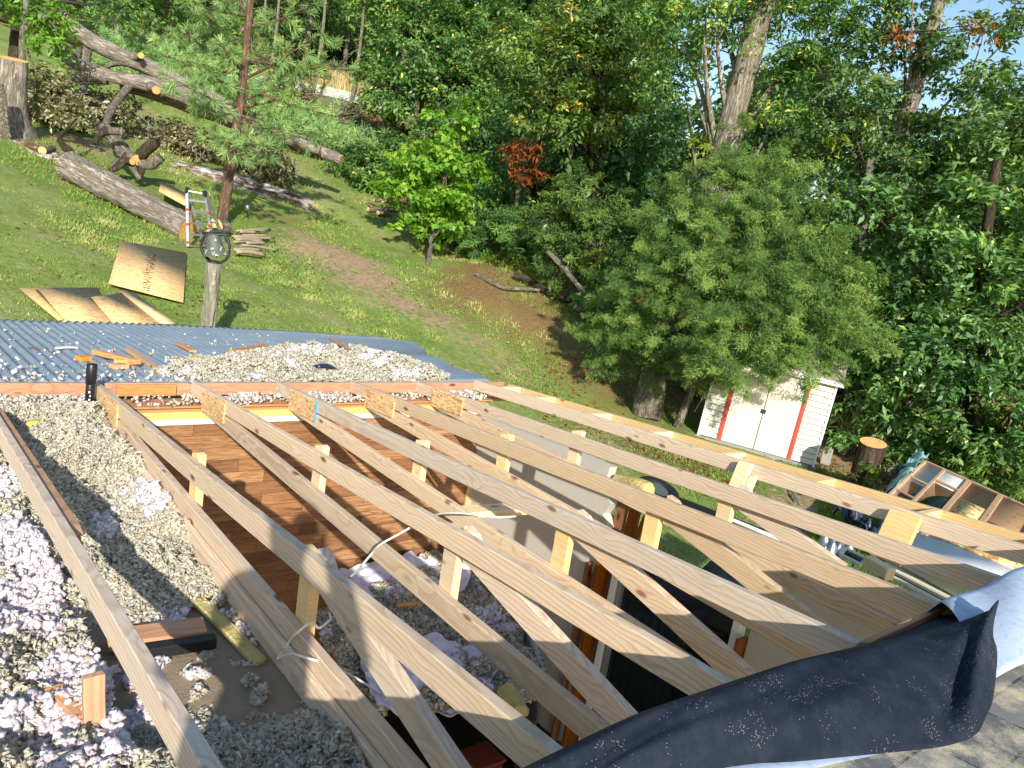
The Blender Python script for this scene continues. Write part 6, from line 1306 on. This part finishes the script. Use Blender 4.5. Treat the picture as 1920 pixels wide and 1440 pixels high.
# ------------------------------------------------------------------ wreckage beyond the side wall
def wreck():
    A_ = onZ(1735, 866, -1.45); B_ = onZ(2010, 990, -1.45); Cc = onZ(1655, 940, -1.75); u = (B_-A_); Lu = np.linalg.norm(u); u /= Lu; v = (Cc-A_); v -= u*(v@u)*0; Lv = np.linalg.norm(v)*1.18; v /= np.linalg.norm(v); nrm = np.cross(u, v); nrm /= np.linalg.norm(nrm); nrm *= np.sign(nrm[2])
    t = thing('wrecked_wall', 'torn out stud wall lying face down with bare studs, a window and wood panels', 'wall section', A_)
    def pt(a, b, h=0): return A_+u*(a*Lu)+v*(b*Lv)+nrm*h
    def bar(a0, b0, a1, b1, name='stud', m='frame', th=.045, dp=.05): beam(name, pt(a0, b0), pt(a1, b1), th, dp, M[m], t, up=tuple(nrm), seg=4)
    bar(0, 0, 1, 0, 'top_plate'); bar(0, 1, 1, 1, 'bottom_plate')
    for a in (0, .155, .34, .355, .56, .575, .80, .99): bar(a, 0, a, 1)
    for a0, a1, b in ((0, .155, .35), (0, .155, .62), (.155, .34, .22), (.155, .34, .66), (.355, .56, .75)): bar(a0, b, a1, b, 'blocking')
    def pan(a0, a1, b0, b1, h, name, m):
        c = [pt(a0, b0, h), pt(a1, b0, h), pt(a1, b1, h), pt(a0, b1, h)]; V = [*c, *[q-nrm*.012 for q in c]]; Fq = [(0, 1, 2, 3), (7, 6, 5, 4), (0, 4, 5, 1), (1, 5, 6, 2), (2, 6, 7, 3), (3, 7, 4, 0)]
        Mx = Matrix((Vector(u), Vector(np.cross(nrm, u)), Vector(nrm))).transposed().to_4x4(); inv_ = np.array(Mx.inverted())[:3, :3]; link(name, mesh_np((inv_@(np.array(V)-A_).T).T, Fq), M[m], t, Mx)
    pan(0, .34, 0, 1, -.004, 'wall_sheet', 'white2'); pan(.34, 1, 0, 1, -.006, 'wall_sheet', 'frame')
    pan(.17, .33, .26, .64, +.004, 'window_pane', 'glass'); pan(.365, .55, .30, .74, +.010, 'wood_panel', 'osb2'); pan(.585, .79, .42, .95, +.010, 'wood_panel', 'osb2'); pan(.81, .98, .30, .95, +.010, 'wood_panel', 'osb2'); pan(.04, .13, .40, .95, +.004, 'window_pane', 'glass')
    o_ = sheet('tarp', 'pale teal tarp hanging over the left corner of the wrecked wall', 'tarp', [pt(-.10, -.03, .06), pt(.01, -.03, .08), pt(.0, .55, .05), pt(-.09, .7, -.25)], M['teal'], .05, 8, 24, .004)
    o_ = sheet('tarp', 'dark tarp slumped beneath the left side of the wrecked wall', 'tarp', [pt(-.12, .25, -.1), pt(-.02, .2, -.05), pt(-.02, 1.1, -.2), pt(-.14, 1.05, -.7)], M['tarp'], .08, 9, 24, .004)
wreck()
def zq(L_, z): return [onZ(x, y, z) for x, y in L_]
for i, (x, y, z, s, m, lb) in enumerate(((1592, 966, -1.9, .26, 'tarp', 'dark blue bag slumped beyond the side wall, left one'), (1636, 990, -1.9, .24, 'tarp', 'dark blue bag beyond the side wall, right one'), (1567, 1024, -1.6, .17, 'zinc', 'crumpled silver bag beyond the side wall'))):
    q_ = onZ(x, y, z); ob = sheet('bag', lb, 'bag', [q_+[-s, s*.8, -.1], q_+[s, s, -.12], q_+[s*.9, -s, -.1], q_+[-s, -s*.9, -.14]], M[m], s*.75, 30+i, 40, .004); ob.data.polygons.foreach_set('use_smooth', np.zeros(len(ob.data.polygons), bool))
ob, _, _ = slab('cream_siding', 'cream ribbed siding panel stacked beyond the side wall', zq([(1640, 1062), (1700, 1035), (1890, 1130), (1830, 1175)], -.72), .02, M['cream'], 0)
def ribs():
    c = zq([(1640, 1062), (1700, 1035), (1890, 1130), (1830, 1175)], -.72); t = thing('siding_strips', 'long cream siding strips lying on the stack beside the dark window', 'siding', c[0])
    for k in (.42, .58, .74, .90): a_ = c[0]*(1-k)+c[1]*k; b_ = c[3]*(1-k)+c[2]*k; beam('siding_strip', a_+[0, 0, .035], b_+[0, 0, .035], .11, .03, M['cream'], t, seg=2, bev=.01, warp=0)
ribs()
def winframe(label, q, z):
    c = zq(q, z); a_, b_, c_, d_ = c; t = thing('window', label, 'window', a_)
    def bar(p0, p1, w_, m, nm): beam(nm, p0, p1, w_, .03, M[m], t, seg=1, warp=0, bev=.006)
    bar(a_, b_, .035, 'cream', 'frame'); bar(b_, c_, .035, 'cream', 'frame'); bar(c_, d_, .035, 'cream', 'frame'); bar(d_, a_, .035, 'cream', 'frame')
    me = mesh_np(np.array([a_, b_, c_, d_])-a_-[0, 0, .004], [(0, 1, 2, 3)]); link('pane', me, M['glass'], t)
winframe('long dark window in a cream frame lying on the siding beyond the side wall', [(1672, 1066), (1800, 1132), (1795, 1146), (1664, 1078)], -.66)
winframe('short dark window in a white frame left of the pine offcut', [(1585, 1028), (1625, 1048), (1615, 1060), (1575, 1040)], -1.0)
tag(beam('lumber_block', onZ(1625, 1052, -.52), onZ(1670, 1078, -.52), .09, .09, M['pine2'], seg=3, bev=.006), 'splintered pine block on the cream siding stack', 'lumber')
slab('wall_sheet', 'large pale grey sheet leaning outside the side wall', zq([(1690, 1036), (1706, 994), (1990, 1090), (1990, 1165)], -.45), .015, M['white2'], 0); 
slab('osb_sheet', 'strip of bright wood panel beyond the pale grey sheet', zq([(1760, 1012), (1768, 1000), (1990, 1085), (1990, 1105)], -.46), .015, M['osb2'], 0.02)
def tyre():
    c = onZ(1232, 922, -1.75); t = thing('tyre', 'black ribbed tyre outside the torn end of the side wall', 'tyre', c); R0, r0 = .23, .085; n, m_ = 96, 20; V = []
    for i in range(n):
        a_ = 2*math.pi*i/n
        for j in range(m_):
            b_ = 2*math.pi*j/m_; rr = r0*(1+(.06 if i % 2 and math.cos(b_) > .2 else 0)); V.append(((R0+rr*math.cos(b_))*math.cos(a_), (R0+rr*math.cos(b_))*math.sin(a_), rr*math.sin(b_)*.85))
    Fq = [(i*m_+j, ((i+1) % n)*m_+j, ((i+1) % n)*m_+(j+1) % m_, i*m_+(j+1) % m_) for i in range(n) for j in range(m_)]; link('tread', mesh_np(V, Fq), M['rubber'], t, Matrix.Rotation(.25, 4, 'X'))
    bm = bmesh.new(); bmesh.ops.create_cone(bm, cap_ends=True, segments=24, radius1=.145, radius2=.145, depth=.08); link('rim', from_bm(bm), M['zinc'], t, Matrix.Rotation(.25, 4, 'X'))
tyre()
tag(beam('black_trough', onZ(1262, 945, -1.3), onZ(1530, 1048, -1.3), .28, .12, M['rubber'], seg=4, bev=.02), 'long black plastic cover lying outside the side wall', 'plastic cover')
tag(beam('white_pipe', onZ(1372, 975, -1.0), onZ(1520, 1034, -1.0), .035, .035, M['white2'], seg=4, bev=.01), 'thin white rail lying outside the side wall', 'rail')
tag(beam('batt_roll', (2.99, -1.80, -.245), (2.99, -2.16, -.225), .12, .10, M['batt'], seg=8, warp=.02, bev=.03), 'grey yellow batt poking out of the torn end of the side wall', 'batt')
tag(beam('broken_stud', (3.0, -2.20, -.26), (3.0, -2.10, -.66), .07, .04, M['stain'], seg=4), 'orange broken stud outside the torn wall end', 'broken stud')
slab('dark_box', 'dark box lid standing outside behind the glass door', zq([(1300, 1080), (1350, 1035), (1400, 1085), (1350, 1120)], -1.3), .3, M['tarp'], 0)
tag(beam('grass_board', lift(gnd(1478, 925), .04), lift(gnd(1492, 948), .04), .09, .03, M['bark'], seg=2), 'old grey board end in the weeds beyond the side wall', 'board')

# ------------------------------------------------------------------ lawn grass, leaf litter, dry grass
def wedge(rng, n, r0, r1, a0, a1):
    r = np.sqrt(rng.uniform(r0*r0, r1*r1, n)); a = rng.uniform(a0, a1, n); return np.c_[CAM[0]+r*np.sin(a), CAM[1]+r*np.cos(a)]
def gzc(q): return np.concatenate([gz(q[i:i+8000]) for i in range(0, len(q), 8000)])
ROOM = lambda q: (q[:, 1] < .4) & (q[:, 0] < 3.3)
def build_grass():
    rng = np.random.default_rng(600); Q = []; S_ = []
    for r0, r1, n, s in ((8, 13, 60000, .045), (13, 19, 110000, .060), (19, 28, 90000, .085), (28, 45, 60000, .13)):
        q = wedge(rng, n, r0, r1, .02, 1.42); Q.append(q); S_.append(np.full(n, s))
    q = np.concatenate(Q); s = np.concatenate(S_); k = ~ROOM(q); q, s = q[k], s[k]; z = gzc(q)
    pn = vnoise(q[:, 0], q[:, 1], .9, 3); p2 = vnoise(q[:, 0], q[:, 1], 3.5, 4); keep = rng.random(len(q)) < .62+.3*p2; q, s, z, pn, p2 = q[keep], s[keep], z[keep], pn[keep], p2[keep]
    dk = np.zeros(len(q))
    for c_, a_, b_, am in DBL: dx, dy = q[:, 0]-c_[0], q[:, 1]-c_[1]; u_ = (dx*.878+dy*.479)/a_; v_ = (-dx*.479+dy*.878)/b_; dk = np.maximum(dk, am*np.exp(-(u_*u_+v_*v_)))
    k = rng.random(len(q)) > dk*1.1-.15; q, s, z, pn, p2 = q[k], s[k], z[k], pn[k], p2[k]
    for pl_ in SLABS[:6]:
        k = ~inpoly(q[:, 0], q[:, 1], pl_); q, s, z, pn, p2 = q[k], s[k], z[k], pn[k], p2[k]
    n = len(q); h = s*rng.uniform(.35, .85, n)*(1+.2*p2); a = rng.uniform(0, 6.28, n); w_ = s*.20; dx, dy = np.cos(a), np.sin(a); le = rng.normal(0, .45, (n, 2))*h[:, None]
    V = np.stack([np.c_[q[:, 0]-dx*w_, q[:, 1]-dy*w_, z-.01], np.c_[q[:, 0]+dx*w_, q[:, 1]+dy*w_, z-.01], np.c_[q[:, 0]+le[:, 0], q[:, 1]+le[:, 1], z+h]], 1).reshape(-1, 3)
    v = np.clip(.40+.15*pn+.14*p2+rng.normal(0, .16, n), 0, 1); tag(link('grass', mesh_np(V, np.arange(3*n).reshape(n, 3), attr={'v': np.repeat(v, 3)}), M['grass']), 'short patchy green and straw coloured lawn grass', 'grass', kind='stuff')
    # dry tall grass on the far field
    c = gnd(690, 165); n = 16000; u_ = rng.normal(0, 9, n); w2 = rng.normal(0, 1.8, n); q = np.c_[c[0]+.72*u_+.69*w2, c[1]-.69*u_+.72*w2+1.5]; z = gzc(q); h = rng.uniform(.5, 1.2, n); a = rng.uniform(0, 6.28, n); dx, dy = np.cos(a)*.05, np.sin(a)*.05
    V = np.stack([np.c_[q[:, 0]-dx, q[:, 1]-dy, z], np.c_[q[:, 0]+dx, q[:, 1]+dy, z], np.c_[q[:, 0]+rng.normal(0, .1, n), q[:, 1]+rng.normal(0, .1, n), z+h]], 1).reshape(-1, 3)
    tag(link('dry_grass', mesh_np(V, np.arange(3*n).reshape(n, 3), attr={'v': np.repeat(rng.uniform(0, 1, n), 3)}), M['straw']), 'tall straw coloured grass on the far field', 'grass', kind='stuff')
    # fallen leaves
    q = np.vstack([wedge(rng, 7000, 9, 34, .02, 1.42), wedge(rng, 14000, 13, 30, .75, 1.35)]); k = ~ROOM(q); q = q[k]; q = q[(rng.random(len(q)) < .45+.4*vnoise(q[:, 0], q[:, 1], .7, 12))]; z = gzc(q); P = np.c_[q, z+.03]
    V, Fq, a = leafquads(rng, P, .075, .6, up=2.5, droop=.1, sizevar=.5); tag(link('leaf_litter', mesh_np(V, Fq, attr={'v': a}), M['leaf_brown']), 'fallen brown leaves scattered over the lawn and the bank', 'leaves', kind='stuff')
    q = wedge(rng, 6000, 12, 34, .02, 1.42); k = ~ROOM(q); q = q[k]; P = np.c_[q, gzc(q)+.03]; V, Fq, a = leafquads(rng, P, .07, .6, up=2.5, droop=.1); tag(link('leaf_litter', mesh_np(V, Fq, attr={'v': a}), M['straw']), 'fallen pale leaves and chips scattered over the lawn', 'leaves', kind='stuff')
    # taller weeds outside the side wall
    q = np.vstack([wedge(rng, 26000, 9.5, 15, 1.12, 1.34)]); q = q[(q[:, 0] > 3.6)]; n = len(q); z = gzc(q); h = rng.uniform(.05, .16, n); a = rng.uniform(0, 6.28, n); dx, dy = np.cos(a)*.010, np.sin(a)*.010
    V = np.stack([np.c_[q[:, 0]-dx, q[:, 1]-dy, z], np.c_[q[:, 0]+dx, q[:, 1]+dy, z], np.c_[q[:, 0]+rng.normal(0, .03, n), q[:, 1]+rng.normal(0, .03, n), z+h]], 1).reshape(-1, 3)
    tag(link('weeds', mesh_np(V, np.arange(3*n).reshape(n, 3), attr={'v': np.repeat(rng.uniform(0, .55, n), 3)}), M['leaf_maple']), 'bright green weeds growing outside the side wall', 'weeds', kind='stuff')
build_grass()

# ------------------------------------------------------------------ the photographer kneeling on the roof, behind the lens
def skinned(name, joints, edges, mat, parent, sub=2):
    me = bpy.data.meshes.new(name); me.from_pydata([j[:3] for j in joints], edges, []); o = bpy.data.objects.new(name, me); COL.objects.link(o)
    md = o.modifiers.new('skin', 'SKIN'); md.use_smooth_shade = True
    for i, j in enumerate(joints): me.skin_vertices[0].data[i].radius = (j[3], j[3]*(j[4] if len(j) > 4 else 1))
    me.skin_vertices[0].data[0].use_root = True
    sb = o.modifiers.new('sub', 'SUBSURF'); sb.levels = sb.render_levels = sub
    dg = C.evaluated_depsgraph_get(); m2 = bpy.data.meshes.new_from_object(o.evaluated_get(dg)); bpy.data.objects.remove(o)
    return link(name, m2, mat, parent, smooth=True)
def photographer():
    fw = np.array([math.sin(YAW), math.cos(YAW), 0]); sd = np.array([fw[1], -fw[0], 0]); zr = .39; org = CAM-fw*.42; org[2] = zr
    t = thing('person', 'person in grey kneeling on the roof, holding a phone with both hands', 'person', org)
    def w(f, s, z): return tuple((CAM-org)*[1, 1, 0]*0+fw*f+sd*s+np.array([0, 0, z]))
    skin = plain('skin', rgb(196, 144, 112), .6)
    hz = CAM[2]-zr
    J = [w(-.05, 0, .50)+(.15, .8), w(-.02, 0, .68)+(.14, .75), w(.0, 0, .86)+(.16, .7), w(.02, 0, .97)+(.10, .8), w(.04, 0, 1.04)+(.055,), w(.05, 0, 1.12)+(.075,), w(.05, 0, 1.20)+(.095, .85), w(.05, 0, 1.27)+(.07,)]
    E_ = [(i, i+1) for i in range(7)]
    for s in (-1, 1):
        b_ = len(J); J += [w(.0, .19*s, .93)+(.065,), w(.10, .25*s, .74)+(.05,), w(.28, .13*s, hz-.10)+(.038,), w(.37, .07*s, hz-.03)+(.03,)]; E_ += [(3, b_), (b_, b_+1), (b_+1, b_+2), (b_+2, b_+3)]
        b_ = len(J); J += [w(-.03, .11*s, .44)+(.09,), w(.28, .13*s, .10)+(.065,), w(-.05, .13*s, .07)+(.055,), w(-.22, .13*s, .07)+(.04,), w(-.26, .13*s, .02)+(.03,)]; E_ += [(0, b_), (b_, b_+1), (b_+1, b_+2), (b_+2, b_+3), (b_+3, b_+4)]
    skinned('body', J, E_, plain('grey_shirt', rgb(120, 124, 130), .9), t)
    for s in (-1, 1):
        Jh = [w(.37, .07*s, hz-.03)+(.026,), w(.40, .075*s, hz-.005)+(.026,)]; Eh = [(0, 1)]
        for k in range(4): b_ = len(Jh); z = hz-.035+.021*k; Jh += [w(.405, .088*s, z)+(.009,), w(.402, .082*s, z+.004)+(.009,), w(.392, .060*s, z+.006)+(.008,)]; Eh += [(1, b_), (b_, b_+1), (b_+1, b_+2)]
        b_ = len(Jh); Jh += [w(.385, .055*s, hz-.035)+(.010,), w(.385, .035*s, hz-.015)+(.009,)]; Eh += [(0, b_), (b_, b_+1)]
        skinned('hand', Jh, Eh, skin, t, 1)
    bm = bmesh.new(); bmesh.ops.create_uvsphere(bm, u_segments=20, v_segments=12, radius=.105); bmesh.ops.delete(bm, geom=[v for v in bm.verts if v.co.z < -.01], context='VERTS'); link('cap', from_bm(bm), plain('dark_cap', rgb(50, 54, 64), .9), t, Matrix.Translation(w(.05, 0, 1.23)))
    ph = thing('phone', 'black phone held up in both hands by the kneeling person', 'phone', CAM-np.array([FWD[0], FWD[1], FWD[2]])*.020)
    bm = bmesh.new(); add_box(bm, -.075, .075, -.036, .036, -.004, .004, .003); Mx = Matrix((Vector(RGT), Vector(UPV), Vector(-FWD))).transposed().to_4x4(); link('phone_body', from_bm(bm), M['black'], ph, Mx @ Matrix.Translation((-.03, 0, 0)))
photographer()
